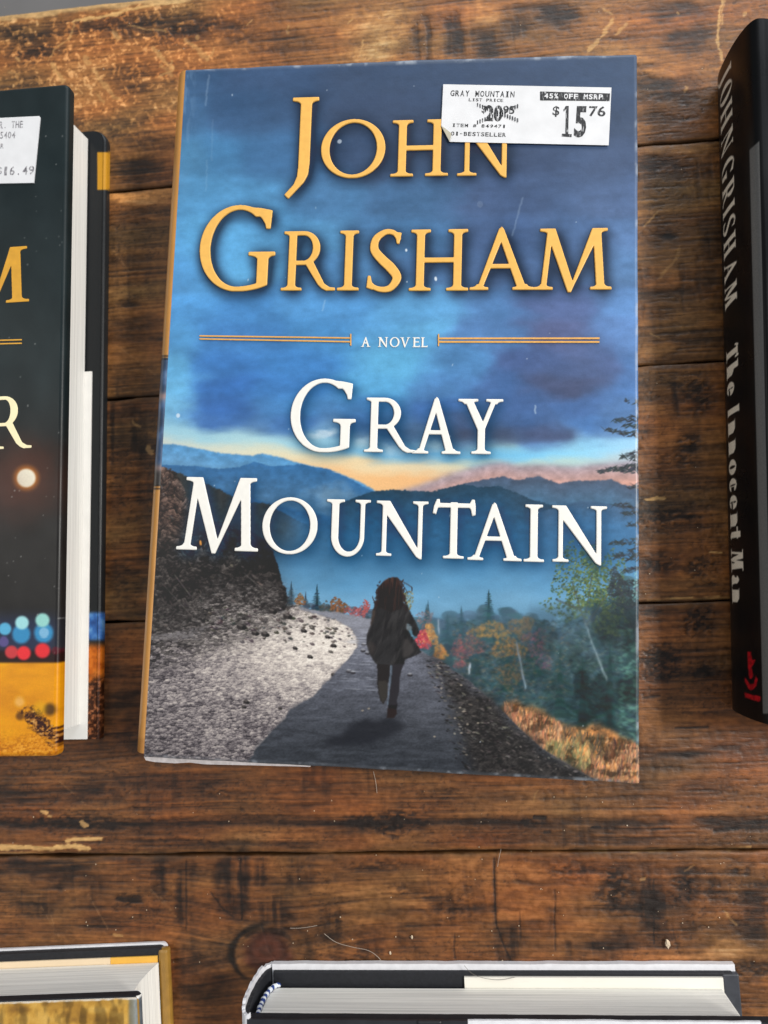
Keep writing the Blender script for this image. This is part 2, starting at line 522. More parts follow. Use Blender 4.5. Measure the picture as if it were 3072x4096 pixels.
        g.poly([(w - .05, 1), (w, 1), (w, .8), (w - .05, .84)]); g.poly([(w - .05, 0), (w + .02, 0), (w + .04, .2), (w - .03, .16)])
    elif ch == 'L':
        a = ser
        g.stroke(a, 0, a, 1, st); g.serif(a, a + st, 0, True, ser, 0); g.serif(a, a + st, 1, False, ser, ser)
        g.poly([(a, 0), (w, 0), (w, hl), (a, hl)]); g.poly([(w - .05, 0), (w + .02, 0), (w + .04, .2), (w - .03, .16)])
    elif ch == 'J':
        a = w * .42
        g.poly([(a + st, 1), (a + st, .14), (a + st - .012, .0), (a + st - .06, -.10), (a + st - .14, -.19), (.05, -.31), (.0, -.26), (a - .05, -.13), (a - .012, -.03), (a, .12), (a, 1)])
        g.serif(a, a + st, 1, False, ser * .85, ser * .7)
    # lower case letters of the spine
    elif ch == 'h':
        g.stroke(.06, 0, .06, 1, st); g.stroke(w - .06 - st, 0, w - .06 - st, .45, st)
        g.brush([(.06 + st, .5), (w * .55, .6), (w - .06 - st * .5, .45)], [.07, .1, st])
        for x in (.06, w - .06 - st): g.serif(x, x + st, 0, True, .06, .06, .04, .02)
        g.serif(.06, .06 + st, 1, False, .06, 0, .04, .02)
    elif ch == 'n':
        g.stroke(.06, 0, .06, .64, st); g.stroke(w - .06 - st, 0, w - .06 - st, .45, st)
        g.brush([(.06 + st, .5), (w * .55, .6), (w - .06 - st * .5, .45)], [.07, .1, st])
        for x in (.06, w - .06 - st): g.serif(x, x + st, 0, True, .06, .06, .04, .02)
        g.serif(.06, .06 + st, .65, False, .06, 0, .04, .02)
    elif ch in 'oce':
        r = g.ring(w / 2, .32, w / 2, .34, st, .07)
        if ch == 'c': r &= ~((g.X > w * .62) & (g.Y > .18) & (g.Y < .46))
        if ch == 'e':
            r &= ~((g.X > w * .6) & (g.Y > .16) & (g.Y < .3)); g.poly([(st * .6, .3), (w - .03, .3), (w - .03, .36), (st * .6, .36)])
        g.m |= r
    elif ch == 't':
        a = w * .3
        g.stroke(a, .1, a, .85, st); g.poly([(-.04, .56), (w * .98, .56), (w * .98, .66), (-.04, .66)])
        g.brush([(a + st * .5, .15), (a + st * .7, .04), (w * .95, .07)], [st, .1, .05])
    elif ch == 'a':
        g.stroke(w - .1 - st, .05, w - .1 - st, .5, st); g.brush([(.06, .52), (w * .4, .62), (w - .1 - st * .5, .48)], [.08, .08, st])
        g.m |= g.ring(w * .4, .17, w * .4, .18, st * .9, .06); g.poly([(w - .15, 0), (w, 0), (w, .06), (w - .1, .1)])
    return g

def contours(m):
    m = np.pad(m, 1)
    h, w = m.shape
    b = m > 0.5
    a, bb, c, d = b[:-1, :-1], b[:-1, 1:], b[1:, 1:], b[1:, :-1]
    code = a * 1 + bb * 2 + c * 4 + d * 8
    adj = {}
    T = {1: [(3, 0)], 2: [(0, 1)], 3: [(3, 1)], 4: [(1, 2)], 5: [(3, 0), (1, 2)], 6: [(0, 2)], 7: [(3, 2)], 8: [(2, 3)], 9: [(2, 0)],
         10: [(0, 1), (2, 3)], 11: [(2, 1)], 12: [(1, 3)], 13: [(1, 0)], 14: [(0, 3)]}
    for i, j in zip(*np.nonzero((code > 0) & (code < 15))):
        ek = [('h', i, j), ('v', i, j + 1), ('h', i + 1, j), ('v', i, j)]
        for p, q in T[int(code[i, j])]:
            adj.setdefault(ek[p], []).append(ek[q]); adj.setdefault(ek[q], []).append(ek[p])
    def pos(e):
        k, i, j = e
        if k == 'h':
            u, v = m[i, j], m[i, j + 1]; t = (.5 - u) / (v - u); return (j + t - 1, i - 1)
        u, v = m[i, j], m[i + 1, j]; t = (.5 - u) / (v - u); return (j - 1, i + t - 1)
    loops = []; seen = set()
    for e in adj:
        if e in seen: continue
        loop = [e]; seen.add(e); cur = e
        while True:
            nx = [q for q in adj[cur] if q not in seen]
            if not nx: break
            cur = nx[0]; seen.add(cur); loop.append(cur)
        if len(loop) > 8: loops.append(np.array([pos(q) for q in loop]))
    return loops

def simplify(p, eps):
    def rdp(a):
        if len(a) < 3: return a
        d = a[-1] - a[0]; n = math.hypot(*d) + 1e-12
        q = np.abs((a[:, 0] - a[0, 0]) * d[1] - (a[:, 1] - a[0, 1]) * d[0]) / n
        k = int(q.argmax())
        if q[k] < eps: return np.array([a[0], a[-1]])
        return np.vstack([rdp(a[:k + 1])[:-1], rdp(a[k:])])
    k = int(((p - p[0]) ** 2).sum(1).argmax())
    return np.vstack([rdp(p[:k + 1])[:-1], rdp(np.vstack([p[k:], p[:1]]))[:-1]])

def letter_boxes(word, z):
    """word: list of (char, left, right, top, base) measured on the photograph -> boxes in metres"""
    out = []
    for ch, l, r, t, b in word:
        x0, _ = P(l, (t + b) / 2, z); x1, _ = P(r, (t + b) / 2, z)
        _, y1 = P((l + r) / 2, t, z); _, y0 = P((l + r) / 2, b, z)
        out.append((ch, x0, x1, y0, y1))
    return out

def raised_letters(name, boxes, z, mat, parent, st=.135, hl=.085, ser=.10, raise_=0.00012, bevel=0.00030, art=None, art_mask=None, inv=None):
    """letters as one raised mesh; also adds their silhouettes to a mask on the artwork for the printed drop shadow"""
    cu = bpy.data.curves.new(name, 'CURVE'); cu.dimensions = '2D'; cu.fill_mode = 'BOTH'
    cu.extrude = raise_; cu.bevel_depth = bevel; cu.bevel_resolution = 2; cu.offset = -bevel * 0.9
    for ch, x0, x1, y0, y1 in boxes:
        H = y1 - y0; w = (x1 - x0) / H
        g = glyph(ch, w, st, hl, ser)
        f = blur(g.m.astype(float), 1.5)
        for lp in contours(f):
            q = simplify(lp, 0.2)
            if len(q) < 4: continue
            X = x0 + (g.x0 + (q[:, 0] + .5) / RES) * H; Y = y0 + (g.y0 + (q[:, 1] + .5) / RES) * H
            sp = cu.splines.new('POLY'); sp.points.add(len(q) - 1); sp.use_cyclic_u = True
            co = np.zeros((len(q), 4)); co[:, 0] = X; co[:, 1] = Y; co[:, 3] = 1
            sp.points.foreach_set('co', co.ravel())
        if art is not None:
            gx = ((art.LX - x0) / H - g.x0) * RES - .5; gy = ((art.LY - y0) / H - g.y0) * RES - .5
            ok = (gx > 0) & (gx < f.shape[1] - 1) & (gy > 0) & (gy < f.shape[0] - 1)
            v = f[gy[ok].astype(int), gx[ok].astype(int)]
            art_mask[ok] = np.maximum(art_mask[ok], v)
    tmp = bpy.data.objects.new(name, cu); COL.objects.link(tmp)
    bpy.context.view_layer.update()
    me = bpy.data.meshes.new_from_object(tmp.evaluated_get(bpy.context.evaluated_depsgraph_get()))
    bpy.data.objects.remove(tmp)
    me.name = name
    o = link(name, me, mat, parent)
    o.location.z = z
    return o

def paint_letters(mask, u, v, boxes, st=.135, hl=.085, ser=.10):
    """letters printed on a sheet whose own coordinates are u (along) and v (up)"""
    for ch, x0, x1, y0, y1 in boxes:
        H = y1 - y0; w = (x1 - x0) / H
        g = glyph(ch, w, st, hl, ser); f = blur(g.m.astype(float), 2.5)
        gx = ((u - x0) / H - g.x0) * RES - .5; gy = ((v - y0) / H - g.y0) * RES - .5
        ok = (gx > 0) & (gx < f.shape[1] - 1) & (gy > 0) & (gy < f.shape[0] - 1)
        mask[ok] = np.maximum(mask[ok], f[gy[ok].astype(int), gx[ok].astype(int)])

def text_into(bm, s, box, org, ux, uy, z, bold=0.012):
    """one line of small print fitted into box (a0, b0, a1, b1) along the unit vectors ux, uy from org"""
    cu = bpy.data.curves.new('line', 'FONT'); cu.body = s; cu.resolution_u = 3; cu.offset = bold
    tmp = bpy.data.objects.new('line', cu); COL.objects.link(tmp)
    bpy.context.view_layer.update()
    me = bpy.data.meshes.new_from_object(tmp.evaluated_get(bpy.context.evaluated_depsgraph_get()))
    bpy.data.objects.remove(tmp)
    n = len(me.vertices); co = np.zeros(n * 3); me.vertices.foreach_get('co', co); co = co.reshape(-1, 3)
    mn, mx = co.min(0), co.max(0)
    a = box[0] + (co[:, 0] - mn[0]) / (mx[0] - mn[0]) * (box[2] - box[0])
    b = box[1] + (co[:, 1] - mn[1]) / (mx[1] - mn[1]) * (box[3] - box[1])
    vs = [bm.verts.new((org[0] + ux[0] * a[i] + uy[0] * b[i], org[1] + ux[1] * a[i] + uy[1] * b[i], z)) for i in range(n)]
    for p in me.polygons:
        try: bm.faces.new([vs[k] for k in p.vertices])
        except ValueError: pass
    bpy.data.meshes.remove(me)

def mono_into(bm, s, box, org, ux, uy, z, bold=0.02):
    n = len(s); cw = (box[2] - box[0]) / n; h = box[3] - box[1]
    for i, ch in enumerate(s):
        if ch == ' ': continue
        f = {'I': .34, '1': .40, ',': .2, '.': .2, '-': .55, '/': .5}.get(ch, .80)
        a0 = box[0] + cw * (i + .5 - f / 2); a1 = a0 + cw * f
        b0, b1 = box[1], box[3]
        if ch == '-': b0, b1 = box[1] + h * .42, box[1] + h * .58
        if ch in ',.': b1 = box[1] + h * .18
        text_into(bm, ch, (a0, b0, a1, b1), org, ux, uy, z, bold)
        if ch == 'I':
            for yy in (b0, b1 - h * .09):
                q = [(a0 - cw * .14, yy), (a1 + cw * .14, yy), (a1 + cw * .14, yy + h * .09), (a0 - cw * .14, yy + h * .09)]
                bm.faces.new([bm.verts.new((org[0] + ux[0] * x + uy[0] * y, org[1] + ux[1] * x + uy[1] * y, z + .00001)) for x, y in q])

# ------------------------------------------------------------------ the wooden table
TH = 0.06997
EX = np.array([math.cos(TH), math.sin(TH)]); EN = np.array([-math.sin(TH), math.cos(TH)])

def ramp(v, stops):
    v = np.clip(v, 0, 1)
    p = np.array([q[0] for q in stops]); c = np.array([q[1] for q in stops], float) / 255.0
    return np.stack([np.interp(v, p, c[:, i]) for i in range(3)], -1)

WOOD = [(0.0, (26, 18, 13)), (0.2, (56, 37, 22)), (0.42, (102, 67, 34)), (0.6, (138, 92, 46)), (0.8, (170, 119, 66)), (1.0, (204, 156, 102))]

# dark stains of the timber, and the books' shade painted into the gaps: centre, half sizes (measured units), strength, kind (0 blotch, 1 saw bars, 2 pitted)
STAINS_AND_SHADE = [
    (130, 190, 120, 60, .75, 0), (640, 110, 420, 55, .70, 0), (1120, 165, 240, 50, .55, 0), (60, 120, 90, 40, .4, 0),
    (1690, 160, 60, 110, .75, 1), (1820, 150, 60, 120, .8, 1), (1960, 190, 70, 70, .6, 1), (2050, 90, 60, 90, .5, 1),
    (2240, 55, 110, 60, .7, 0), (2720, 40, 130, 50, .55, 0), (2740, 160, 110, 55, .6, 0), (2580, 330, 110, 70, .65, 0), (2700, 365, 110, 60, .6, 0),
    (2800, 420, 100, 40, .4, 0), (560, 690, 190, 60, .85, 0), (520, 330, 120, 90, .5, 0), (600, 560, 140, 50, .35, 0), (2620, 475, 120, 25, .4, 0),
    (2640, 650, 130, 26, .6, 0), (2560, 670, 90, 22, .5, 0), (510, 1210, 70, 26, .7, 0), (560, 1320, 130, 70, .35, 0), (2670, 945, 45, 14, .7, 0),
    (2880, 1000, 60, 330, .25, 0), (2700, 1180, 160, 60, .25, 0), (520, 960, 100, 120, .22, 0),
    (480, 1760, 60, 230, .45, 1), (590, 1900, 60, 420, .3, 0), (2700, 1600, 40, 90, .45, 1), (2790, 1570, 70, 90, .5, 2), (2760, 1770, 60, 40, .6, 2),
    (2700, 1840, 90, 40, .4, 2), (2660, 2080, 160, 70, .55, 2), (2780, 2100, 120, 100, .35, 1), (2640, 2250, 110, 60, .5, 2), (2800, 2270, 80, 70, .5, 2),
    (2790, 2480, 70, 70, .65, 2), (2660, 2650, 85, 75, .7, 2), (2820, 2680, 60, 40, .4, 2), (2600, 2450, 60, 40, .35, 2),
    (500, 2330, 80, 120, .35, 2), (470, 2800, 80, 110, .25, 0), (540, 2900, 70, 130, .3, 0),
    (200, 3180, 320, 46, .55, 0), (620, 3120, 300, 40, .35, 0), (900, 3160, 200, 40, .3, 2), (1536, 3296, 1700, 36, .40, 0), (260, 3290, 250, 36, .62, 2),
    (1540, 3290, 170, 50, .78, 2), (2130, 3290, 60, 22, .6, 2), (2920, 3290, 180, 34, .5, 0), (1000, 3380, 420, 18, .4, 0), (2500, 3310, 200, 26, .3, 0),
    (2820, 3150, 120, 30, .4, 0), (2740, 3020, 130, 16, .35, 0), (2900, 2990, 90, 12, .4, 0), (1650, 3240, 120, 30, .3, 2),
    (180, 3480, 210, 56, .80, 0), (130, 3600, 130, 70, .45, 1), (420, 3560, 150, 110, .4, 1), (520, 3600, 60, 30, .7, 2), (480, 3700, 160, 50, .4, 0),
    (640, 3520, 34, 110, .75, 1), (725, 3560, 36, 120, .75, 1), (770, 3500, 22, 90, .6, 1), (905, 3520, 50, 130, .75, 1), (975, 3510, 26, 120, .7, 1),
    (1045, 3490, 34, 70, .55, 1), (1130, 3640, 80, 100, .5, 1), (1330, 3700, 60, 100, .4, 1), (1010, 3640, 130, 60, .35, 1), (560, 3430, 160, 24, .5, 0),
    (2290, 3480, 120, 60, .35, 2), (2470, 3570, 80, 110, .62, 2), (2590, 3590, 70, 130, .62, 1), (2740, 3540, 60, 80, .55, 2), (2700, 3680, 110, 110, .35, 1),
    (2040, 3790, 60, 110, .55, 1), (2210, 3690, 30, 150, .45, 1), (2330, 3790, 90, 90, .55, 1), (2460, 3780, 90, 100, .6, 0), (1800, 3640, 120, 70, .25, 2),
    (1600, 3560, 100, 30, .35, 2), (1640, 3760, 60, 120, .45, 1), (1980, 3560, 12, 190, .35, 1), (3020, 3660, 90, 130, .6, 0), (2960, 3470, 80, 40, .5, 2),
    (2860, 3560, 60, 70, .35, 1), (3000, 3880, 100, 50, .4, 2), (1480, 3800, 60, 70, .5, 1), (760, 3800, 60, 160, .35, 1), (850, 3900, 120, 160, .35, 0),
    (3010, 3560, 70, 60, .35, 0), (1500, 3460, 140, 40, .3, 2), (1200, 3480, 60, 110, .35, 1)]
# paler, worn wood, and a plank bevel painted as catching light
WORN = [(1540, 130, 160, 80, .42), (1930, 60, 110, 60, .4), (1480, 230, 130, 30, .35), (2500, 250, 200, 60, .20), (2650, 300, 100, 20, .35),
        (330, 260, 260, 140, .18), (650, 420, 120, 120, .12), (560, 800, 140, 24, .45), (2740, 590, 180, 26, .35), (2660, 1090, 80, 50, .28), (2640, 1140, 140, 20, .25),
        (2640, 1400, 120, 40, .25), (2660, 1750, 90, 160, .22), (2780, 2300, 160, 30, .15), (1200, 3330, 420, 40, .28), (1500, 3240, 300, 30, .2), (700, 3270, 200, 20, .15),
        (2100, 3230, 300, 40, .15), (2700, 3240, 220, 40, .18), (1900, 3520, 260, 110, .30), (1480, 3620, 220, 90, .24), (2100, 3650, 140, 60, .25), (2360, 3700, 160, 40, .22),
        (2900, 3800, 120, 50, .30), (2780, 3840, 140, 20, .2), (2620, 2560, 160, 60, .15), (2700, 2900, 200, 100, .15), (520, 2600, 100, 90, .12), (1100, 3170, 260, 50, .15)]
# splinters and chips of bare wood: polyline, half width, strength
CHIPS = [([(300, 86), (440, 62), (560, 34), (730, 4)], 6, .85), ([(300, 86), (285, 140), (215, 200), (195, 240)], 3, .5), ([(510, 92), (590, 116), (660, 122)], 3, .5),
         ([(210, 255), (250, 320)], 9, .5), ([(610, 185), (690, 275)], 8, .45), ([(740, 155), (830, 235)], 10, .4), ([(370, 280), (470, 400)], 8, .4), ([(650, 260), (690, 300)], 9, .4),
         ([(455, 130), (475, 150)], 9, .5), ([(345, 225), (350, 255)], 12, .4), ([(395, 380), (410, 410)], 6, .4), ([(40, 290), (70, 300)], 4, .4), ([(65, 225), (78, 240)], 4, .6),
         ([(690, 235), (690, 285), (640, 300)], 4, .5), ([(850, 195), (838, 240)], 4, .4), ([(780, 140), (795, 152)], 5, .5), ([(990, 100), (1004, 82)], 3, .6), ([(1150, 105), (1150, 130)], 6, .4),
         ([(1395, 95), (1408, 78)], 4, .6), ([(1440, 215), (1448, 165)], 3, .5), ([(2350, 205), (2400, 150), (2455, 88)], 7, .6), ([(2410, 30), (2450, 60)], 4, .5), ([(2460, 140), (2510, 98)], 4, .5),
         ([(2890, 0), (2878, 90), (2872, 160), (2884, 240)], 5, .75), ([(2900, 0), (2890, 90)], 3, .6), ([(2985, 45), (2975, 60)], 6, .6), ([(2716, 48), (2720, 58)], 3, .8), ([(2735, 365), (2745, 345)], 5, .5),
         ([(2580, 900), (2630, 845)], 3, .5), ([(2640, 1110), (2700, 1040), (2720, 1000)], 7, .3), ([(2600, 1330), (2640, 1345)], 3, .5), ([(2830, 580), (2890, 560)], 4, .3),
         ([(2585, 1998), (2650, 1994)], 8, .85), ([(2840, 2213), (2885, 2213)], 4, .8), ([(2690, 2401), (2760, 2396), (2870, 2390), (2960, 2396)], 6, .8), ([(2590, 2407), (2690, 2402)], 3, .6),
         ([(0, 3386), (140, 3388), (200, 3390), (280, 3384), (350, 3392)], 9, .95), ([(0, 3374), (60, 3378)], 4, .9), ([(270, 3362), (330, 3360), (405, 3354)], 7, .9), ([(190, 3390), (250, 3382)], 7, .9), ([(0, 3408), (60, 3410), (200, 3416), (350, 3420)], 4, .8),
         ([(420, 3418), (480, 3414), (590, 3418)], 3, .5), ([(2375, 3404), (2430, 3404)], 6, .9), ([(2530, 3406), (2600, 3402), (2670, 3402)], 7, .9), ([(2915, 3399), (3000, 3394)], 7, .9), ([(1780, 3414), (1980, 3410), (2060, 3410)], 4, .35), ([(2270, 3408), (2330, 3408)], 3, .5),
         ([(590, 1790), (604, 1806)], 10, .6), ([(530, 1690), (552, 1700)], 5, .4), ([(450, 3745), (490, 3748)], 4, .6), ([(330, 3292), (340, 3306)], 9, .7), ([(170, 3244), (182, 3248)], 8, .8), ([(190, 3262), (198, 3264)], 5, .7),
         ([(2010, 3396), (1998, 3430), (1992, 3464)], 2, .0), ([(2562, 3520), (2572, 3522)], 9, .5), ([(2900, 3650), (2950, 3700)], 4, .4), ([(2740, 3490), (2775, 3460)], 4, .3), ([(2130, 3200), (2150, 3160)], 4, .25)]
# thin dark cracks and dents
CRACKS = [([(1975, 3440), (1985, 3700), (2020, 3800), (2050, 3850)], 2.5, .7), ([(1820, 3740), (1818, 3840)], 3, .5), ([(2220, 3560), (2222, 3800)], 2.5, .5), ([(2618, 3520), (2616, 3780)], 2.5, .6), ([(2500, 3660), (2640, 3676)], 3, .5),
          ([(2080, 3650), (2082, 3760)], 2.5, .5), ([(2700, 2912), (2830, 2906)], 4, .7), ([(2570, 2790), (2640, 2784)], 2, .6), ([(2860, 3325), (2950, 3316)], 7, .7), ([(2610, 3318), (2680, 3312)], 5, .6), ([(2770, 3490), (2740, 3496)], 3, .4),
          ([(840, 3570), (890, 3640), (932, 3672)], 2.5, .5), ([(1045, 3700), (1075, 3800), (1108, 3850)], 2.5, .5), ([(960, 3440), (965, 3680)], 3, .45), ([(745, 3440), (742, 3720)], 3, .4), ([(2140, 3270), (2180, 3272)], 8, .8),
          ([(2180, 3328), (2200, 3326)], 6, .7), ([(2370, 3312), (2400, 3310)], 6, .6), ([(1535, 3340), (1590, 3350)], 6, .7), ([(2690, 3700), (2720, 3820)], 2, .3), ([(470, 3600), (560, 3606)], 8, .6)]
SCRATCH = [((160, 3630), (250, 3770)), ((350, 3580), (428, 3716)), ((600, 3560), (720, 3690)), ((230, 3120), (340, 3220)), ((200, 3660), (215, 3700)), ((640, 3590), (690, 3650)), ((2000, 3470), (2120, 3580)), ((2660, 1270), (2760, 1330)), ((480, 1390), (620, 1500)), ((2590, 840), (2640, 880)), ((2800, 1600), (2880, 1560)), ((450, 1000), (520, 1090))]

def seg_dist(X, Y, a, b):
    dx, dy = b[0] - a[0], b[1] - a[1]
    t = np.clip(((X - a[0]) * dx + (Y - a[1]) * dy) / (dx * dx + dy * dy + 1e-9), 0, 1)
    return np.hypot(X - a[0] - t * dx, Y - a[1] - t * dy)

def region(X, Y, x0, y0, x1, y1):
    k = (X >= x0) & (X <= x1) & (Y >= y0) & (Y <= y1)
    return np.nonzero(k)

def paint_wood(PX, PY, s, t, k):
    Sm = s * 1000 + 311 * k; T = t * 1000
    bend = 3.0 * (fbm(Sm / 60, T / 40, 11, 3) - .5)
    kx, ky = P(1060, 3800, 0)                      # the knot pushes the grain aside
    ks, kt = kx * EX[0] + ky * EX[1], kx * EN[0] + ky * EN[1]
    dk = np.hypot((s - ks) / .016, (t - kt) / .011)
    T2 = T + bend + (6.0 * np.sign(t - kt) * np.exp(-dk ** 2 / 3) if k == 4 else 0)
    v = .505 + .13 * (fbm(Sm / 48, T2 / 6.5, 21 + k, 4) - .5) * 2
    v += .09 * (fbm(Sm / 9, T2 / 1.0, 31 + k, 3) - .5) * 2
    v += .15 * (fbm(Sm / 22, T / 9, 41 + k, 4) - .5) * 2
    v += .08 * (fbm(Sm / 1.6, T / 1.2, 51, 3) - .5) * 2
    v -= .13 * sm(.66, .78, fbm(Sm / 1.1, T / .6, 57 + k, 2)) * sm(.4, .6, fbm(Sm / 30, T / 20, 58 + k, 2))
    fib = fbm(Sm / 70 + 3 * fbm(Sm / 40, T / 14, 33, 2), T2 / .75, 36 + k, 3); v += .17 * (fib - .5) * 2
    v -= .10 * sm(.62, .74, fbm(Sm / 26, T2 / .5, 38 + k, 2))
    saw = fbm(Sm / 2.6 + .5 * fbm(Sm / 6, T / 8, 63, 2), T / 26, 61 + k, 3)
    sawmask = sm(.55, .72, fbm(Sm / 38, T / 34, 71 + k, 3))
    v -= .10 * sm(.5, .72, saw) * sawmask
    v += [.04, -.02, -.05, -.05, -.03][k]
    pit = fbm(Sm / 1.5, T / .8, 91, 2); edge = fbm(Sm / 9, T / 4, 95, 4); streak = fbm(Sm / 12, T / 1.2, 96, 3)
    for cx, cy, rx, ry, a, kind in STAINS_AND_SHADE:
        ii = region(PX, PY, cx - rx * 1.7, cy - ry * 1.7, cx + rx * 1.7, cy + ry * 1.7)
        if len(ii[0]) == 0: continue
        d = np.sqrt(((PX[ii] - cx) / rx) ** 2 + ((PY[ii] - cy) / ry) ** 2) + (edge[ii] - .5) * 1.2
        m = sm(1.35, .25, d)
        if kind == 0: m = m * (.72 + .42 * sm(.3, .65, streak[ii]))
        if kind == 1: m = m * (.5 + .6 * sm(.40, .62, saw[ii])) * (.75 + .5 * streak[ii])
        if kind == 2: m = m * (.45 + .9 * sm(.42, .58, pit[ii]))
        v[ii] -= a * .46 * m
    for cx, cy, rx, ry, a in WORN:
        ii = region(PX, PY, cx - rx * 1.8, cy - ry * 1.8, cx + rx * 1.8, cy + ry * 1.8)
        if len(ii[0]) == 0: continue
        d = np.sqrt(((PX[ii] - cx) / rx) ** 2 + ((PY[ii] - cy) / ry) ** 2) + (edge[ii] - .5) * 1.8
        v[ii] += a * .75 * sm(1.2, .3, d) * (.5 + streak[ii])
    for pts, hw, a in CRACKS:
        xs = [p[0] for p in pts]; ys = [p[1] for p in pts]
        ii = region(PX, PY, min(xs) - 30, min(ys) - 30, max(xs) + 30, max(ys) + 30)
        if len(ii[0]) == 0: continue
        X, Y = PX[ii] + 10 * (edge[ii] - .5), PY[ii] + 10 * (streak[ii] - .5)
        d = np.min([seg_dist(X, Y, pts[i], pts[i + 1]) for i in range(len(pts) - 1)], 0)
        v[ii] -= a * .4 * sm(hw + 3, hw - 2, d)
    # worn scratches over the far left corner
    mar = sm(1300, 500, PX) * sm(760, 300, PY) if k == 0 else np.zeros_like(v)
    fl = fbm(Sm / 1.6 + T / 3.2, T / 2.6 - Sm / 7, 111, 3)
    fl2 = fbm(Sm / 2.4 - T / 2.2, T / 1.4 + Sm / 5, 112, 3)
    v += mar * (.34 * sm(.60, .74, fl) + .30 * sm(.62, .74, fl2))
    v = np.clip(v, .02, 1)
    c = ramp(v, WOOD) * np.array([[1.03, .99, .93], [1.01, .98, .93], [1.01, .97, .93], [.99, .90, .86], [1.00, .90, .84]][k])
    hue = (fbm(Sm / 30, T / 12, 121 + k, 3) - .5)[..., None]
    c = c * .92 + .08 * c.mean(2, keepdims=True)
    c = c * (1 + hue * np.array([.22, -.05, -.28]))
    if k == 4:
        m = sm(1.05, .62, np.hypot((PX - 1065) / 122, (PY - 3815) / 100) + .5 * (edge - .5))[..., None]
        ring = (.5 + .5 * np.sin(14 * np.hypot((PX - 1065) / 122, (PY - 3800) / 95) + 5 * edge))[..., None]
        c = c * (1 - m * .85) + m * .85 * (np.array([70, 35, 24]) / 255.0) * (.8 + .3 * ring)
        d = np.hypot((PX - 1065) / 150, (PY - 3820) / 125)
        arc = sm(.16, .03, np.abs(d - .93) + .18 * (edge - .5)) * sm(1080, 980, PX + .3 * (PY - 3800))
        arc += .6 * sm(.10, .02, np.abs(d - .78) + .2 * (edge - .5)) * sm(3790, 3740, PY) + .5 * sm(.2, .02, np.abs(d - 1.15) + .3 * (edge - .5)) * sm(1150, 1250, PX)
        c *= 1 - .72 * np.clip(arc, 0, 1)[..., None]
    ch = fbm(Sm / 4, T / 2, 131, 3)
    for pts, hw, a in CHIPS:
        xs = [p[0] for p in pts]; ys = [p[1] for p in pts]
        ii = region(PX, PY, min(xs) - 40, min(ys) - 40, max(xs) + 40, max(ys) + 40)
        if len(ii[0]) == 0 or a == 0: continue
        X, Y = PX[ii] + 22 * (ch[ii] - .5), PY[ii] + 26 * (edge[ii] - .5)
        d = np.min([seg_dist(X, Y, pts[i], pts[i + 1]) for i in range(len(pts) - 1)], 0) + hw * 1.2 * (pit[ii] - .5)
        m = (a * sm(hw + 2.5, hw - 2.5, d))[..., None]
        c[ii] = c[ii] * (1 - m) + m * np.array([205, 162, 102]) / 255.0
    for a, b in SCRATCH:
        ii = region(PX, PY, min(a[0], b[0]) - 10, min(a[1], b[1]) - 10, max(a[0], b[0]) + 10, max(a[1], b[1]) + 10)
        if len(ii[0]) == 0: continue
        d = seg_dist(PX[ii] + 5 * (edge[ii] - .5), PY[ii], a, b)
        m = (.35 * sm(4.5, .5, d) * sm(.3, .6, pit[ii]))[..., None]
        c[ii] = c[ii] * (1 - m) + m * np.array([170, 130, 90]) / 255.0
    return c, v

def wood_material():
    m, t, b = new_mat('stained_wood')
    N = t.nodes; L = t.links
    a = N.new('ShaderNodeAttribute'); a.attribute_name = 'ink'
    tc = N.new('ShaderNodeTexCoord')
    mp = N.new('ShaderNodeMapping'); mp.inputs['Rotation'].default_value = (0, 0, -TH); mp.inputs['Scale'].default_value = (1, 5, 5)
    L.new(tc.outputs['Object'], mp.inputs['Vector'])
    fine = N.new('ShaderNodeTexNoise'); fine.inputs['Scale'].default_value = 190; fine.inputs['Detail'].default_value = 7; fine.inputs['Roughness'].default_value = .62
    L.new(mp.outputs[0], fine.inputs['Vector'])
    blot = N.new('ShaderNodeTexNoise'); blot.inputs['Scale'].default_value = 420; blot.inputs['Detail'].default_value = 5
    L.new(tc.outputs['Object'], blot.inputs['Vector'])
    ad = N.new('ShaderNodeMath'); ad.operation = 'ADD'; L.new(fine.outputs['Fac'], ad.inputs[0]); L.new(blot.outputs['Fac'], ad.inputs[1])
    rp = N.new('ShaderNodeMapRange'); rp.inputs[1].default_value = .72; rp.inputs[2].default_value = 1.28; rp.inputs[3].default_value = .72; rp.inputs[4].default_value = 1.24
    L.new(ad.outputs[0], rp.inputs[0])
    mx = N.new('ShaderNodeVectorMath'); mx.operation = 'SCALE'; L.new(a.outputs['Color'], mx.inputs[0]); L.new(rp.outputs[0], mx.inputs['Scale'])
    L.new(mx.outputs[0], b.inputs['Base Color'])
    rr = N.new('ShaderNodeMapRange'); rr.inputs[1].default_value = .35; rr.inputs[2].default_value = .65; rr.inputs[3].default_value = .38; rr.inputs[4].default_value = .58
    L.new(blot.outputs['Fac'], rr.inputs[0]); L.new(rr.outputs[0], b.inputs['Roughness'])
    b.inputs['Specular IOR Level'].default_value = .42
    bp = N.new('ShaderNodeBump'); bp.inputs['Strength'].default_value = .35; bp.inputs['Distance'].default_value = .0005
    L.new(ad.outputs[0], bp.inputs['Height']); L.new(bp.outputs[0], b.inputs['Normal'])
    return m

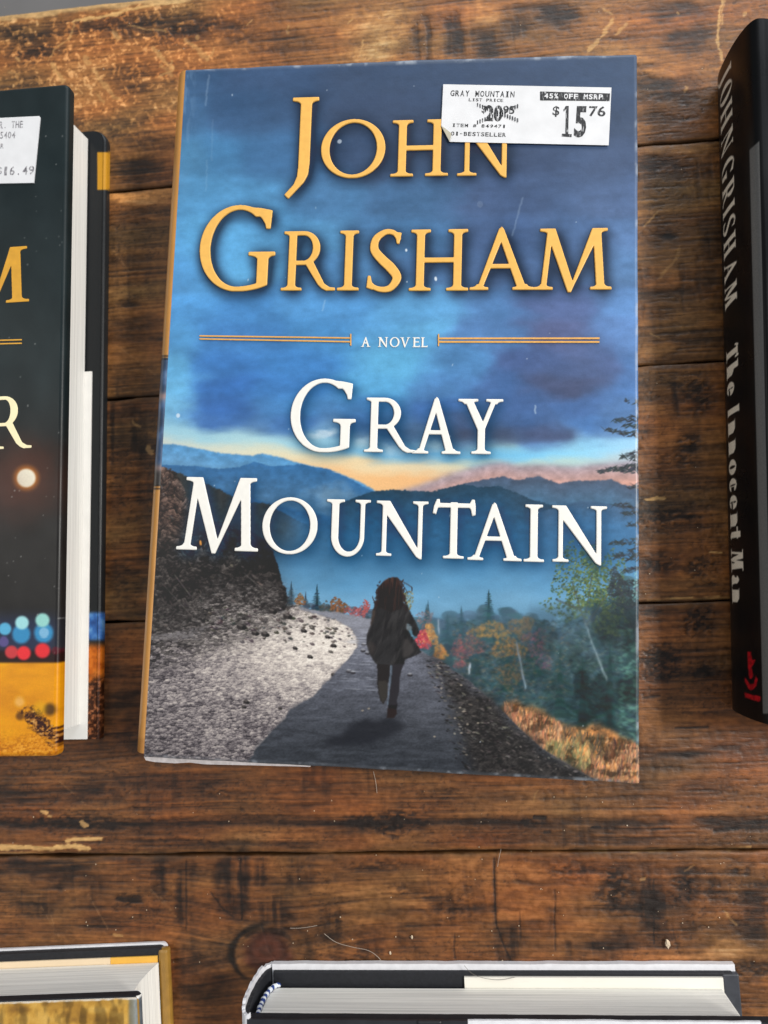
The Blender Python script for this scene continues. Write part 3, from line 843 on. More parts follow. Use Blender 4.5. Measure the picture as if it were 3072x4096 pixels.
WOODM = wood_material()
table = empty('wooden_table')
tag(table, 'dark stained table top of worn wooden planks lying under all the books', 'table')
EDGES = [.1893, .1043, .0164, -.0727, -.1597, -.2480]
def axis(a0, a1, fine, coarse, lo, hi):
    return np.unique(np.round(np.concatenate([np.arange(lo, a0, coarse), np.arange(a0, a1, fine), np.arange(a1, hi + 1e-9, coarse)]), 6))
for k in range(5):
    t1, t0 = EDGES[k], EDGES[k + 1]
    ss = axis(-.205, .165, .00042, .004, -.42, .42)
    inner = np.arange(t0 + .0022, t1 - .0022, .00042)
    lo = t0 + np.array([.0002, .0002, .0003, .0006, .0011, .0017]); hi = t1 - np.array([.0017, .0011, .0006, .0003, .0002, .0002])
    tt = np.concatenate([lo, inner, hi])
    dz = np.zeros(len(tt)); dz[:6] = [-.012, -.0016, -.0008, -.0003, -.0001, 0]; dz[-6:] = [0, -.0001, -.0003, -.0008, -.0016, -.012]
    Sg, Tg = np.meshgrid(ss, tt)
    wob = .0007 * (fbm(Sg * 60, Sg * 0 + k, 5, 4) - .5) * 2          # the seams wander a little
    near = np.minimum(Tg - t0, t1 - Tg)
    Tw = Tg + wob * np.where(Tg - t0 < t1 - Tg, 1, -1) * np.clip(1 - near / .004, 0, 1)
    X = Sg * EX[0] + Tw * EN[0]; Y = Sg * EX[1] + Tw * EN[1]
    PX, PY = meas(X, Y, 0.0)
    c, v = paint_wood(PX, PY, Sg, Tw, k)
    worn = sm(.0024, .0006, near + .0012 * (fbm(Sg * 90, Tg * 200, 77, 3) - .5) * 2)[..., None]
    edgecol = ramp(.35 + .3 * fbm(Sg * 120, Tg * 300, 9, 3), WOOD)
    c = c * (1 - .6 * worn) + edgecol * .6 * worn
    dirt = sm(.0012, .0003, near + .0016 * (fbm(Sg * 120, Tg * 60 + 3, 79, 4) - .5))[..., None]
    c = c * (1 - .40 * dirt)
    if k == 1: c = c + ((sm(.0055, .0035, t1 - Tg) * sm(.0002, .001, t1 - Tg) * sm(1000, 600, PX))[..., None]) * np.array([.20, .15, .09])  # pale strip on this plank's edge: a bevel catching light, painted into the colour
    if k == 0:
        q = (sm(.0042, .0020, t1 - Tg + .004 * (fbm(Sg * 160, Tg * 300, 15, 3) - .5)) * .8)[..., None]
        c = c * (1 - q) + q * np.array([196, 160, 108]) / 255
    Z = dz[:, None] - .00025 * sm(.55, .2, v) + .0001 * (fbm(Sg * 300, Tg * 500, 13, 3) - .5)
    Z = Z - .0002 * k % .0003
    link_ = grid_mesh('plank', X, Y, Z - .00005, lin(c) * 1.03, WOODM, table, flip=False)
dark = plain('seam_dirt', rgb(22, 15, 10), .9, .1)
bm = bmesh.new()
add_box(bm, -.42, .42, EDGES[-1], EDGES[0] - .002, -.034, -.0045)
und = bm_obj('underframe', bm, dark, table); und.rotation_euler = (0, 0, TH)

floor_m = plain('grey_floor', (.20, .19, .185), .8, .2, .12, 6)
bm = bmesh.new(); add_box(bm, -4, 4, -4, 4, -.80, -.75)
tag(bm_obj('floor', bm, floor_m), 'plain grey floor below the far table edge', 'floor', kind='structure')

# ------------------------------------------------------------------ shared materials of the books
WHITE = plain('white_paper', (.80, .785, .75), .75, .25, .03, 200)
CREAM = plain('cream_endpaper', (.80, .77, .69), .8, .2, .03, 60)
JEDGE = plain('jacket_paper_edge', (.74, .74, .77), .6, .4, .06, 400, .15)
BLACK = plain('black_board_cloth', (.012, .013, .017), .62, .4, .25, 900, .3)
PAGE = pages('page_edges', (.95, .925, .86), .66)
PAGEW = pages('bright_page_edges', (.85, .84, .80), .74)
PRINT = printed('printed_jacket', .42, .40)
GLOSS = printed('glossy_jacket', .36, .5, .06, .05, .15)
def thermal_ink(name, col, lo, hi):
    m, t, b = new_mat(name); N = t.nodes; L = t.links
    tc = N.new('ShaderNodeTexCoord'); mp = N.new('ShaderNodeMapping'); mp.inputs['Scale'].default_value = (2600, 420, 1)
    L.new(tc.outputs['Object'], mp.inputs['Vector'])
    no = N.new('ShaderNodeTexNoise'); no.inputs['Scale'].default_value = 1.0; no.inputs['Detail'].default_value = 3; L.new(mp.outputs[0], no.inputs['Vector'])
    cr = N.new('ShaderNodeValToRGB'); cr.color_ramp.elements[0].position = lo; cr.color_ramp.elements[0].color = tuple(col) + (1,)
    cr.color_ramp.elements[1].position = hi; cr.color_ramp.elements[1].color = (.55, .55, .56, 1)
    L.new(no.outputs['Fac'], cr.inputs[0]); L.new(cr.outputs[0], b.inputs['Base Color']); b.inputs['Roughness'].default_value = .6
    return m
GLOSSD = printed('dark_satin_jacket', .38, .26, .06, .05, .0)
INK = thermal_ink('black_ink', (.012, .012, .014), .56, .70)
GOLD = plain('gold_foil_lettering', rgb(230, 176, 86), .42, .5, .05, 500)
PEARL = plain('white_lettering', (.80, .775, .72), .45, .5, .03, 500)

def art_albedo(c, k=.92, off=.012):
    return np.clip(lin(c) * k - off, .004, .92)

def sheet_axis(W0, W1, n):
    return np.linspace(W0, W1, n)

# ================================================================== the main book
BW, BH = .160, .2436
book = empty('hardcover_book')
tag(book, 'blue hardcover novel with a running woman on its cover and a white price sticker', 'book', 'hardcover books laid out on the table')
X0, X1, Y0, Y1 = -BW / 2, BW / 2, -BH / 2, BH / 2
NX, NY = 700, 1066
A = Art(np.linspace(X0, X1, NX), np.linspace(Y0, Y1, NY), THICK)
A.start_dabs()

# sky: colours interpolated between readings
CTRL = """300 700 62 104 150|300 1000 62 95 140|300 1500 62 83 114|300 2000 66 82 108|300 2540 70 88 114
450 720 64 112 162|450 1000 58 98 146|450 1500 58 78 112|450 2000 58 74 102|450 2540 66 84 114
620 710 70 138 190|620 900 64 132 190|620 1130 62 118 175|620 1500 56 82 122|620 2000 60 80 118|620 2540 68 90 130
800 700 74 150 208|800 950 74 152 212|800 1300 66 122 176|800 1600 62 108 158|800 2000 66 92 138|800 2540 76 104 152
950 690 78 155 215|950 900 82 165 222|950 1250 76 150 208|950 1600 64 120 176|950 2000 66 96 146|950 2300 72 110 166|950 2540 80 120 176
1080 690 72 150 218|1080 950 84 170 228|1080 1300 72 140 204|1080 1700 70 120 180|1080 2000 76 112 168|1080 2540 84 134 194
1230 680 66 146 216|1230 950 60 136 210|1230 1300 70 148 218|1230 1650 80 160 222|1230 2000 74 130 196|1230 2250 84 108 168|1230 2540 84 138 206
1340 680 70 152 218|1340 950 56 128 204|1340 1250 62 140 210|1340 1700 84 168 226|1340 1950 76 128 194|1340 2200 88 102 156|1340 2540 84 132 200
1450 675 82 168 224|1450 880 50 120 202|1450 1150 54 128 206|1450 1550 88 178 230|1450 1850 70 134 198|1450 2100 66 92 148|1450 2350 72 96 150|1450 2540 72 122 190
1540 670 88 172 224|1540 880 46 110 194|1540 1150 52 124 204|1540 1500 80 168 226|1540 1750 68 128 196|1540 2050 62 104 168|1540 2250 72 86 130|1540 2540 72 124 196
1620 665 100 178 224|1620 880 46 104 186|1620 1200 60 134 206|1620 1500 60 130 200|1620 1800 52 104 178|1620 2100 60 98 160|1620 2350 64 110 180|1620 2550 78 126 190
1690 660 118 184 220|1690 850 52 106 182|1690 1200 56 112 184|1690 1500 54 108 176|1690 1900 58 84 130|1690 2150 60 100 162|1690 2400 66 124 200|1690 2550 84 132 196
1745 655 142 194 218|1745 850 74 126 186|1745 1100 70 122 182|1745 1350 92 148 196|1745 1600 60 96 144|1745 1900 60 72 102|1745 2200 66 82 124|1745 2550 96 150 214
1790 650 166 200 212|1790 850 128 182 204|1790 1050 150 198 210|1790 1300 150 196 216|1790 1600 84 136 178|1790 1900 84 128 170|1790 2150 78 126 190|1790 2350 110 176 226|1790 2550 150 205 240
1825 650 178 202 206|1825 900 176 206 200|1825 1150 200 208 190|1825 1400 196 210 200|1825 1700 150 190 200|1825 2000 150 198 205|1825 2300 150 205 222|1825 2550 168 208 225
1865 650 188 198 196|1865 1000 212 208 180|1865 1300 230 210 168|1865 1600 232 200 150|1865 1900 212 196 168|1865 2200 182 200 194|1865 2550 176 190 205
1910 1100 226 206 170|1910 1400 240 196 140|1910 1700 244 188 122|1910 2000 220 168 132|1910 2300 186 150 150|1910 2550 164 148 165
1960 1300 238 190 130|1960 1600 240 180 104|1960 1900 236 172 116|1960 2200 216 150 128|1960 2550 176 146 156"""
pts = np.array([[float(q) for q in r.split()] for ln in CTRL.split('\n') for r in ln.split('|')])
wx = A.PX + 120 * (fbm(A.PX / 230, A.PY / 150, 201, 4) - .5) * 2
wy = A.PY + 46 * (fbm(A.PX / 260, A.PY / 120, 203, 4) - .5) * 2 * sm(1900, 1700, A.PY)
num = 0; den = 0
for y, x, r_, g_, b_ in pts:
    w_ = 1.0 / (((wx - x) / 1.25) ** 2 + ((wy - y) / .62) ** 2 + 4200) ** 2.6
    num = num + w_[..., None] * np.array([r_, g_, b_]); den = den + w_
A.c = num / den[..., None] / 255.0
A.c = (A.c * .80 + .20 * A.c.mean(2, keepdims=True)) * .97
cl = (fbm(A.PX / 170 + .3 * A.PY / 170, A.PY / 75, 207, 5) - .5) * sm(1860, 1760, A.PY)
A.c *= (1 + .26 * cl)[..., None]
wis = (fbm(A.PX / 60, A.PY / 34, 208, 4) - .5) * sm(1860, 1760, A.PY) * sm(500, 900, A.PY)
A.c *= (1 + .14 * wis)[..., None]
gx_ = sm(760, 300, A.PY - .0 * A.PX) * sm(700, 1500, A.PX)
A.put(.55 * gx_, (52, 66, 92))
A.put(.28 * sm(620, 300, A.PY), (54, 78, 112))
A.put(.10 * sm(1500, 900, A.PY) * sm(1500, 2300, A.PX), (58, 84, 124))
lt_ = np.hypot((A.PX - 900) / 420, (A.PY - 980) / 190) + .8 * (fbm(A.PX / 150, A.PY / 100, 218, 4) - .5)
A.put(.35 * sm(1.2, .1, lt_), (92, 168, 226))
lt_ = np.hypot((A.PX - 1560) / 260, (A.PY - 1480) / 150) + .9 * (fbm(A.PX / 130, A.PY / 100, 219, 4) - .5)
A.put(.30 * sm(1.2, .1, lt_), (96, 180, 232))
dk_ = np.hypot((A.PX - 2020) / 260, (A.PY - 1735) / 44) + .9 * (fbm(A.PX / 90, A.PY / 40, 220, 4) - .5)
A.put(.50 * sm(1.2, .1, dk_), (58, 66, 92))
stk_ = fbm(A.PX / 260 + .15 * A.PY / 60, A.PY / 26 + .10 * A.PX / 40, 216, 5) - .5
A.c *= (1 + .09 * stk_ * sm(1780, 1700, A.PY))[..., None]
A.c *= (1 + .10 * (fbm(A.PX / 26, A.PY / 20, 217, 4) - .5))[..., None]
A.c = np.clip(A.c, 0, 1)
# pale light over the hills
gx = A.PX + 40 * (fbm(A.PX / 90, A.PY / 60, 213, 3) - .5)
gy = A.PY + 46 * (fbm(A.PX / 120, A.PY / 40, 215, 4) - .5)
yu = np.interp(gx, [640, 800, 1000, 1160, 1400, 1500, 1700, 1900, 2100, 2300, 2560], [1672, 1706, 1714, 1730, 1752, 1774, 1782, 1790, 1786, 1768, 1742])
xk = [640, 1000, 1300, 1500, 1700, 1900, 2100, 2300, 2560]
def lane(rows): return np.stack([np.interp(A.PX, xk, [r[i] for r in rows]) for i in range(3)], -1) / 255.0
g_hi = lane([(150, 196, 214), (168, 206, 214), (150, 200, 222), (120, 182, 218), (112, 172, 210), (110, 176, 212), (120, 192, 230), (142, 206, 236), (160, 208, 238)])
g_lo = lane([(190, 202, 196), (216, 214, 190), (230, 212, 172), (232, 208, 166), (222, 206, 172), (206, 206, 180), (190, 208, 190), (178, 206, 202), (176, 196, 212)])
g_or = lane([(220, 198, 164), (226, 198, 158), (234, 192, 142), (236, 186, 130), (232, 180, 126), (224, 172, 128), (214, 160, 130), (184, 148, 148), (168, 146, 158)])
for lo_, hi_, gc in ((-14, 46, g_hi), (36, 96, g_lo), (90, 150, g_or)):
    m_ = sm(lo_, hi_, gy - yu)[..., None]
    A.c = A.c * (1 - m_) + gc * m_
# bright cloud puff behind the G
for (px, py, rx, ry, a) in ((1290, 1735, 46, 20, .55), (1330, 1728, 30, 18, .5), (1250, 1742, 30, 14, .35), (1480, 1762, 60, 26, .35), (1720, 1785, 60, 24, .35), (1580, 1800, 50, 30, .35)):
    d = np.hypot((A.PX - px) / rx, (A.PY - py) / ry) + .9 * (fbm(A.PX / 22, A.PY / 14, 211, 3) - .5)
    A.put(a * sm(1.3, .2, d), (214, 226, 232))

def ridge(line, bottom, top_col, low_col, span, rough=4, soft=.7, seed=1):
    pp = list(line) + [(line[-1][0] + 30, bottom), (line[0][0] - 30, bottom)]
    m = A.mask(pp, soft, rough=rough, rs=9, seed=seed)
    ly = np.interp(A.PX, [p[0] for p in line], [p[1] for p in line])
    f = np.clip((A.PY - ly) / span, 0, 1)[..., None]
    tex = (1 + .16 * (fbm(A.PX / 26, A.PY / 18, seed + 300, 4) - .5) * 2)[..., None]
    col = (np.array(top_col) * (1 - f) + np.array(low_col) * f) * tex / 255.0
    A.c = A.c * (1 - m[..., None]) + col * m[..., None]

ridge([(1560, 1975), (1640, 1950), (1720, 1922), (1790, 1896), (1868, 1875), (1958, 1851), (2010, 1848), (2073, 1860), (2162, 1856), (2240, 1861), (2303, 1864), (2354, 1857), (2431, 1852), (2600, 1850)], 2100, (156, 146, 158), (206, 150, 132), 90, 3, 3.5, 5)
ridge([(560, 1774), (643, 1776), (693, 1774), (740, 1783), (812, 1797), (891, 1813), (958, 1817), (1010, 1822), (1047, 1813), (1110, 1826), (1196, 1851), (1256, 1866), (1356, 1890), (1440, 1925), (1500, 1960)], 2100, (84, 144, 192), (96, 146, 186), 70, 3, 1.0, 7)
ridge([(560, 1858), (666, 1859), (779, 1863), (878, 1876), (958, 1868), (1017, 1846), (1090, 1866), (1210, 1856), (1250, 1868), (1309, 1873), (1382, 1905), (1442, 1938), (1495, 1964), (1560, 2000)], 2300, (54, 104, 152), (72, 112, 148), 150, 3, .8, 9)
ridge([(1800, 1950), (1856, 1933), (1932, 1916), (2015, 1902), (2066, 1918), (2110, 1908), (2156, 1902), (2194, 1916), (2239, 1932), (2290, 1921), (2399, 1919), (2443, 1914), (2495, 1936), (2600, 1962)], 2400, (70, 84, 106), (76, 116, 148), 110, 4, .8, 11)
ridge([(700, 1930), (860, 1950), (1000, 1990), (1150, 2030), (1300, 2060), (1500, 2110)], 2400, (44, 92, 138), (66, 116, 156), 100, 4, 2.0, 12)
d = np.hypot((A.PX - 1340) / 130, (A.PY - 1985) / 60) + 1.1 * (fbm(A.PX / 60, A.PY / 40, 221, 4) - .5)
A.put(.42 * sm(1.2, .2, d), (150, 178, 196))
ridge([(1330, 2022), (1409, 1991), (1488, 1965), (1541, 1958), (1594, 1956), (1662, 1961), (1728, 1964), (1792, 1949), (1856, 1934), (1919, 1946), (1996, 1942), (2047, 1961), (2111, 1990), (2175, 2009), (2300, 2040), (2600, 2080)], 2500, (40, 66, 86), (40, 88, 126), 130, 5, .7, 13)
ridge([(2150, 2050), (2265, 2016), (2322, 2003), (2380, 2003), (2450, 2018), (2600, 2030)], 2500, (66, 94, 124), (62, 112, 156), 90, 4, 1.0, 15)
# valley mist
for y0_, y1_, col, a in ((2060, 2260, (54, 104, 144), .85), (2190, 2340, (92, 146, 184), .9), (2300, 2440, (120, 168, 200), .75)):
    n_ = 70 * (fbm(A.PX / 200, A.PY / 90, 231, 4) - .5)
    A.put(a * sm(y0_, y1_, A.PY + n_), col)
A.c *= (1 + .20 * (fbm(A.PX / 120, A.PY / 70, 233, 5) - .5) * sm(1980, 2060, A.PY))[..., None]
# forested slope and rock face at the left
SLOPE = [(640, 1870), (726, 1892), (759, 1908), (825, 1932), (878, 1955), (931, 1986), (955, 2004), (1077, 2014), (1137, 2051), (1197, 2085), (1300, 2130), (1340, 2300), (1000, 2500), (560, 2400), (560, 1870)]
m = A.mask(SLOPE, .8, rough=6, rs=9, seed=21)
ff = sm(1030, 1290, A.PX + .25 * (A.PY - 2050) + 40 * (fbm(A.PX / 60, A.PY / 60, 241, 3) - .5))
m = m * (1 - .93 * ff) * (1 - .6 * sm(2120, 2260, A.PY) * sm(1050, 1130, A.PX))
tx = (.75 + .6 * fbm(A.PX / 16, A.PY / 12, 243, 4))[..., None]
A.c = A.c * (1 - m[..., None]) + m[..., None] * np.array([44, 46, 46]) / 255 * tx
CLIFF = [(560, 1862), (640, 1866), (668, 1872), (700, 1886), (722, 1925), (745, 1975), (765, 2040), (790, 2090), (800, 2130), (860, 2080), (930, 2100), (1010, 2130), (1062, 2160), (1092, 2200), (1110, 2253), (1122, 2313), (1150, 2375), (1180, 2430), (1240, 2480), (900, 2600), (560, 2600)]
m = A.mask(CLIFF, .7, rough=10, rs=16, seed=25)
wxx = A.PX + 26 * (fbm(A.PX / 40, A.PY / 40, 251, 3) - .5) * 2; wyy = A.PY + 30 * (fbm(A.PX / 36, A.PY / 50, 252, 3) - .5) * 2
a1, a2, ai, aox, aoy = worley((wxx + .45 * wyy) / 52, (wyy - .35 * wxx) / 34, 255)
c1, c2, cii, cox, coy = worley((wxx + .4 * wyy) / 19, (wyy - .3 * wxx) / 13, 258)
n2 = fbm(A.PX / 10, A.PY / 8, 253, 4)
facet = .29 + .20 * (ai - .5) - .20 * aoy - .12 * aox + .16 * (cii - .5) - .14 * coy + .50 * (n2 - .5) + .36 * (fbm(A.PX / 46 + A.PY / 90, A.PY / 40 - A.PX / 120, 250, 4) - .5)
facet -= .12 * sm(.16, .02, a2 - a1) + .05 * sm(.14, .02, c2 - c1)
facet += .14 * sm(2120, 1900, A.PY)
rock = ramp(facet, [(0, (18, 17, 18)), (.3, (44, 41, 41)), (.5, (72, 67, 65)), (.75, (112, 104, 100)), (1, (158, 148, 142))])
brown = (sm(820, 690, A.PX + .35 * (2000 - A.PY)) * sm(2250, 2050, A.PY))[..., None]
rock = rock * (1 - brown) + brown * rock * np.array([1.30, 1.12, 1.04])
dim = 1 - .45 * sm(820, 1050, A.PX) * sm(2330, 2230, A.PY)
A.c = A.c * (1 - m[..., None]) + m[..., None] * rock * dim[..., None]
for i in range(200):
    px = random.uniform(575, 1120); py = random.uniform(1900, 2540)
    if px > 700 + (py - 1900) * .85: continue
    A.dab(px, py, random.uniform(4, 13), random.uniform(2, 5), random.uniform(-1.2, -.1), jit(random.choice([(96, 90, 88), (70, 66, 66), (26, 24, 25), (22, 21, 22), (120, 108, 100)]), .2), random.uniform(.3, .8))
for (a_, b_) in (((655, 2340), (790, 2490)), ((975, 2290), (1100, 2400)), ((700, 2300), (760, 2380))):
    for t_ in np.linspace(0, 1, 26):
        A.dab(a_[0] + (b_[0] - a_[0]) * t_, a_[1] + (b_[1] - a_[1]) * t_, 6, 2.0, -.8, jit((84, 80, 78), .25), .4)
# distant trees at the bend of the road
def spruce(xc, yt, yb, w, col, n=9, a=.95):
    n = int(n * 1.9)
    for i in range(n):
        f = i / (n - 1.0); y = yt + (yb - yt) * f
        for sgn in (-1, 1):
            hw = w * (.10 + .90 * f) * random.uniform(.55, 1.12)
            A.dab(xc + sgn * hw * .5, y + hw * .14, hw * .52, max(2.0, (yb - yt) / n * .36), -sgn * random.uniform(.15, .5), jit(col, .24), a * random.uniform(.6, 1))
        A.dab(xc, y, max(1.6, w * .26 * f), (yb - yt) / n * .8, 0, jit(col, .2), a)
    A.dab(xc, yt - 4, 1.5, 9, 0, col, a)
def bush(xc, yc, rx, ry, cols, n, sz=5, a=.85):
    for i in range(int(n * 1.7)):
        t_ = random.uniform(0, 6.283); q = random.random() ** .5
        q *= 1 + .25 * math.sin(3 * t_ + xc)
        A.dab(xc + rx * q * math.cos(t_), yc + ry * q * math.sin(t_), sz * .8 * random.uniform(.4, 1.2), sz * .8 * random.uniform(.3, .9), random.uniform(-1, 1), jit(random.choice(cols), .2), a * random.uniform(.6, 1))
for i in range(60):
    px = random.uniform(1180, 1500)
    A.dab(px, 2440 + random.uniform(-24, 24) + (px - 1180) * .06, 14, 10, 0, jit((64, 76, 88), .25), .6)
spruce(1165, 2340, 2420, 26, (44, 66, 80)); spruce(1268, 2352, 2455, 34, (34, 58, 68)); spruce(1222, 2382, 2440, 22, (62, 76, 90))
bush(1200, 2400, 20, 24, [(128, 84, 50), (96, 76, 52), (150, 100, 60)], 60, 5)
bush(1352, 2428, 36, 34, [(118, 80, 54), (96, 70, 50), (140, 92, 60)], 110, 6)
bush(1300, 2432, 24, 24, [(60, 74, 78), (80, 78, 74)], 50, 6)
bush(1430, 2448, 46, 26, [(156, 84, 84), (172, 94, 94), (112, 74, 82)], 120, 5)
bush(1466, 2424, 12, 26, [(176, 84, 78), (156, 80, 80)], 50, 4)
# forest on the right
FM = [(1640, 2500), (1720, 2480), (1800, 2476), (1880, 2470), (1960, 2460), (2100, 2490), (2250, 2530), (2330, 2470), (2450, 2360), (2570, 2320), (2570, 3050), (2300, 3050), (2000, 2860), (1760, 2650)]
fm = A.mask(FM, 4, rough=40, rs=40, seed=33)
ft_ = ramp(fbm(A.PX / 30, A.PY / 40, 257, 4), [(0, (34, 54, 62)), (.5, (58, 82, 92)), (1, (96, 120, 126))])
A.c = A.c * (1 - .92 * fm[..., None]) + .92 * fm[..., None] * ft_
for i in range(900):
    px = random.uniform(1640, 2566)
    top = np.interp(px, [1640, 1720, 1800, 1880, 1960, 2100, 2250, 2330, 2450, 2560], [2470, 2450, 2440, 2430, 2400, 2440, 2490, 2420, 2300, 2260])
    py = random.uniform(top + 20, 3000)
    base = np.array([72, 98, 116]) if py < top + 110 else np.array([52, 76, 84])
    fx = (px - 1640) / 920.0
    base = base * (1 - .4 * fx) + np.array([40, 66, 60]) * .4 * fx
    A.dab(px, py, random.uniform(12, 34), random.uniform(8, 22), random.uniform(-.5, .5), jit(base, .22), .6)
for i in range(4200):
    px = random.uniform(1820, 2566); py = random.uniform(2480, 3000)
    A.dab(px, py, random.uniform(4, 10), random.uniform(1.5, 3.5), random.choice([-1, 1]) * random.uniform(.1, .7), jit(random.choice([(36, 54, 58), (54, 76, 80), (76, 98, 98), (30, 44, 48), (96, 112, 104), (50, 70, 66)]), .25), .55)
for (xc, yt, yb, w) in ((1705, 2435, 2520, 26), (1712, 2418, 2480, 14), (1845, 2440, 2570, 44), (1790, 2470, 2560, 40), (2150, 2520, 2700, 60), (2030, 2560, 2760, 70), (2240, 2600, 2860, 90), (2520, 2400, 2800, 90), (2440, 2560, 2900, 90), (2330, 2640, 2960, 90)):
    spruce(xc, yt, yb, w, (50, 78, 88) if xc < 1900 else (36, 60, 60), 12, .8)
spruce(1955, 2374, 2560, 62, (46, 74, 80), 13)
bush(1618, 2415, 32, 60, [(120, 116, 80), (146, 130, 80), (96, 100, 80)], 130, 5, .7)
bush(1700, 2478, 30, 40, [(150, 112, 106), (120, 96, 104)], 60, 5, .6)
bush(1960, 2520, 80, 30, [(176, 128, 62), (150, 108, 60), (196, 140, 70)], 170, 6, .75)
bush(2090, 2510, 46, 46, [(124, 96, 66), (104, 88, 68), (146, 110, 70)], 160, 6, .75)
bush(2030, 2590, 70, 40, [(196, 132, 62), (170, 110, 56), (92, 84, 62)], 170, 6, .7)
bush(2140, 2570, 44, 60, [(128, 84, 100), (110, 80, 96), (150, 80, 90)], 130, 5, .6)
bush(1880, 2580, 60, 50, [(150, 86, 84), (170, 96, 80), (110, 80, 86)], 160, 5, .65)
bush(2040, 2700, 60, 60, [(128, 98, 66), (104, 84, 62), (74, 84, 74)], 150, 6, .6)
bush(2180, 2640, 30, 40, [(140, 84, 110), (110, 80, 96)], 60, 5, .5)
bush(1715, 2540, 34, 40, [(206, 146, 76), (220, 158, 84), (180, 114, 62)], 150, 6)
bush(1690, 2560, 30, 38, [(190, 66, 74), (214, 92, 98), (164, 56, 66)], 170, 5)
bush(1760, 2610, 28, 34, [(216, 150, 72), (190, 116, 60)], 120, 5)
bush(1835, 2600, 34, 40, [(200, 86, 88), (180, 74, 78), (144, 72, 78), (92, 78, 86)], 110, 4, .6)
bush(1842, 2655, 30, 16, [(200, 96, 98), (166, 80, 84), (90, 80, 86)], 60, 4, .6)
for i in range(1500):
    A.dab(random.uniform(1800, 2280), random.uniform(2490, 2800), random.uniform(3, 8), random.uniform(1.5, 3.5), random.uniform(-.7, .7), jit(random.choice([(50, 66, 76), (64, 84, 92), (44, 58, 62), (120, 96, 72)]), .25), random.uniform(.2, .5))
# birch trunks
def trunk(a_, b_, w0, w1, col):
    for t_ in np.linspace(0, 1, 46):
        q = a_[0] + (b_[0] - a_[0]) * t_; r_ = a_[1] + (b_[1] - a_[1]) * t_
        A.dab(q + 1.2 * math.sin(9 * t_), r_, w0 + (w1 - w0) * t_, 6, 0, jit(col, .2), random.uniform(.15, .6))
trunk((2338, 2485), (2395, 2640), 1.8, 3.0, (146, 164, 170)); trunk((2395, 2640), (2428, 2718), 3, 2.6, (128, 148, 152))
trunk((2080, 2640), (2102, 2750), 2.2, 2.8, (140, 156, 166)); trunk((2066, 2570), (2080, 2640), 2, 3, (130, 140, 150)); trunk((1880, 2655), (1876, 2690), 2.5, 2.5, (180, 190, 200)); trunk((1752, 2480), (1756, 2530), 1.6, 2, (170, 180, 196))
# tall leafy tree before the mist and dark firs at the edge
for (xc, yc, rx, ry, n_) in ((2350, 2330, 70, 120, 260), (2430, 2340, 80, 130, 330), (2280, 2235, 34, 60, 70), (2360, 2230, 36, 60, 110), (2250, 2320, 44, 60, 70), (2300, 2430, 60, 60, 120), (2450, 2480, 70, 70, 170), (2210, 2420, 40, 40, 30)):
    bush(xc, yc, rx, ry, [(64, 88, 60), (92, 112, 66), (50, 70, 56), (116, 130, 74), (80, 92, 52)], n_, 6, .85)
for q in ((2338, 2485, 2290, 2330), (2338, 2485, 2370, 2290), (2345, 2500, 2430, 2380), (2325, 2440, 2230, 2400)):
    for t_ in np.linspace(0, 1, 24): A.dab(q[0] + (q[2] - q[0]) * t_, q[1] + (q[3] - q[1]) * t_, 1.8, 4, 0, (74, 78, 70), .7)
def bough(x_, y_, L_, droop, dens, col=(44, 52, 58)):
    for i in range(dens):
        t_ = random.random()
        A.dab(x_ - L_ * t_, y_ + droop * t_ * t_ + random.uniform(-1, 1) * 15 * (1 - t_ * .7), random.uniform(4, 12), random.uniform(1.5, 3.5), random.uniform(-.9, .9), jit(col, .25), random.uniform(.4, .85))
for (y_, L_, dr, dn) in ((1610, 60, -10, 14), (1672, 110, 10, 40), (1700, 70, 0, 26), (1735, 150, -24, 60), (1815, 80, 14, 36), (1835, 40, -6, 16), (1868, 170, 20, 90), (1880, 100, 6, 40), (1940, 50, 10, 18), (2022, 110, -4, 34), (2050, 70, 4, 22), (2095, 60, 4, 18), (2165, 120, 10, 40), (2205, 110, 26, 44), (2225, 60, 10, 24), (2275, 70, 10, 26), (2330, 90, 0, 70), (2370, 110, 8, 90), (2420, 90, 0, 80), (2500, 90, 10, 80)):
    bough(2562, y_, L_, dr, dn)
bush(2470, 2340, 40, 46, [(52, 60, 66), (44, 54, 60)], 150, 6, .75); bush(2455, 2290, 14, 30, [(56, 66, 72)], 40, 5, .7); bush(2500, 2420, 50, 60, [(50, 64, 68), (40, 52, 56)], 150, 6, .7)
bush(2545, 2350, 14, 60, [(130, 180, 180), (110, 160, 160)], 40, 5, .5)
for i in range(160):
    A.dab(random.uniform(2480, 2566), random.uniform(2500, 2960), random.uniform(5, 14), random.uniform(2, 5), random.uniform(-.6, .6), jit((94, 140, 124), .25), .5)
fz = sm(1640, 1760, A.PX) * sm(2380, 2480, A.PY)
for i_ in range(3):
    soft_ = blur(A.c[..., i_], 1.3)
    A.c[..., i_] = A.c[..., i_] * (1 - .75 * fz) + soft_ * .75 * fz
hz = fz * (.26 * sm(2700, 2420, A.PY) + .06)
A.put(hz, (74, 104, 122))
A.c *= (1 - .34 * fz * sm(1950, 2350, A.PX) * sm(.4, .62, fbm(A.PX / 90, A.PY / 110, 259, 3)))[..., None]
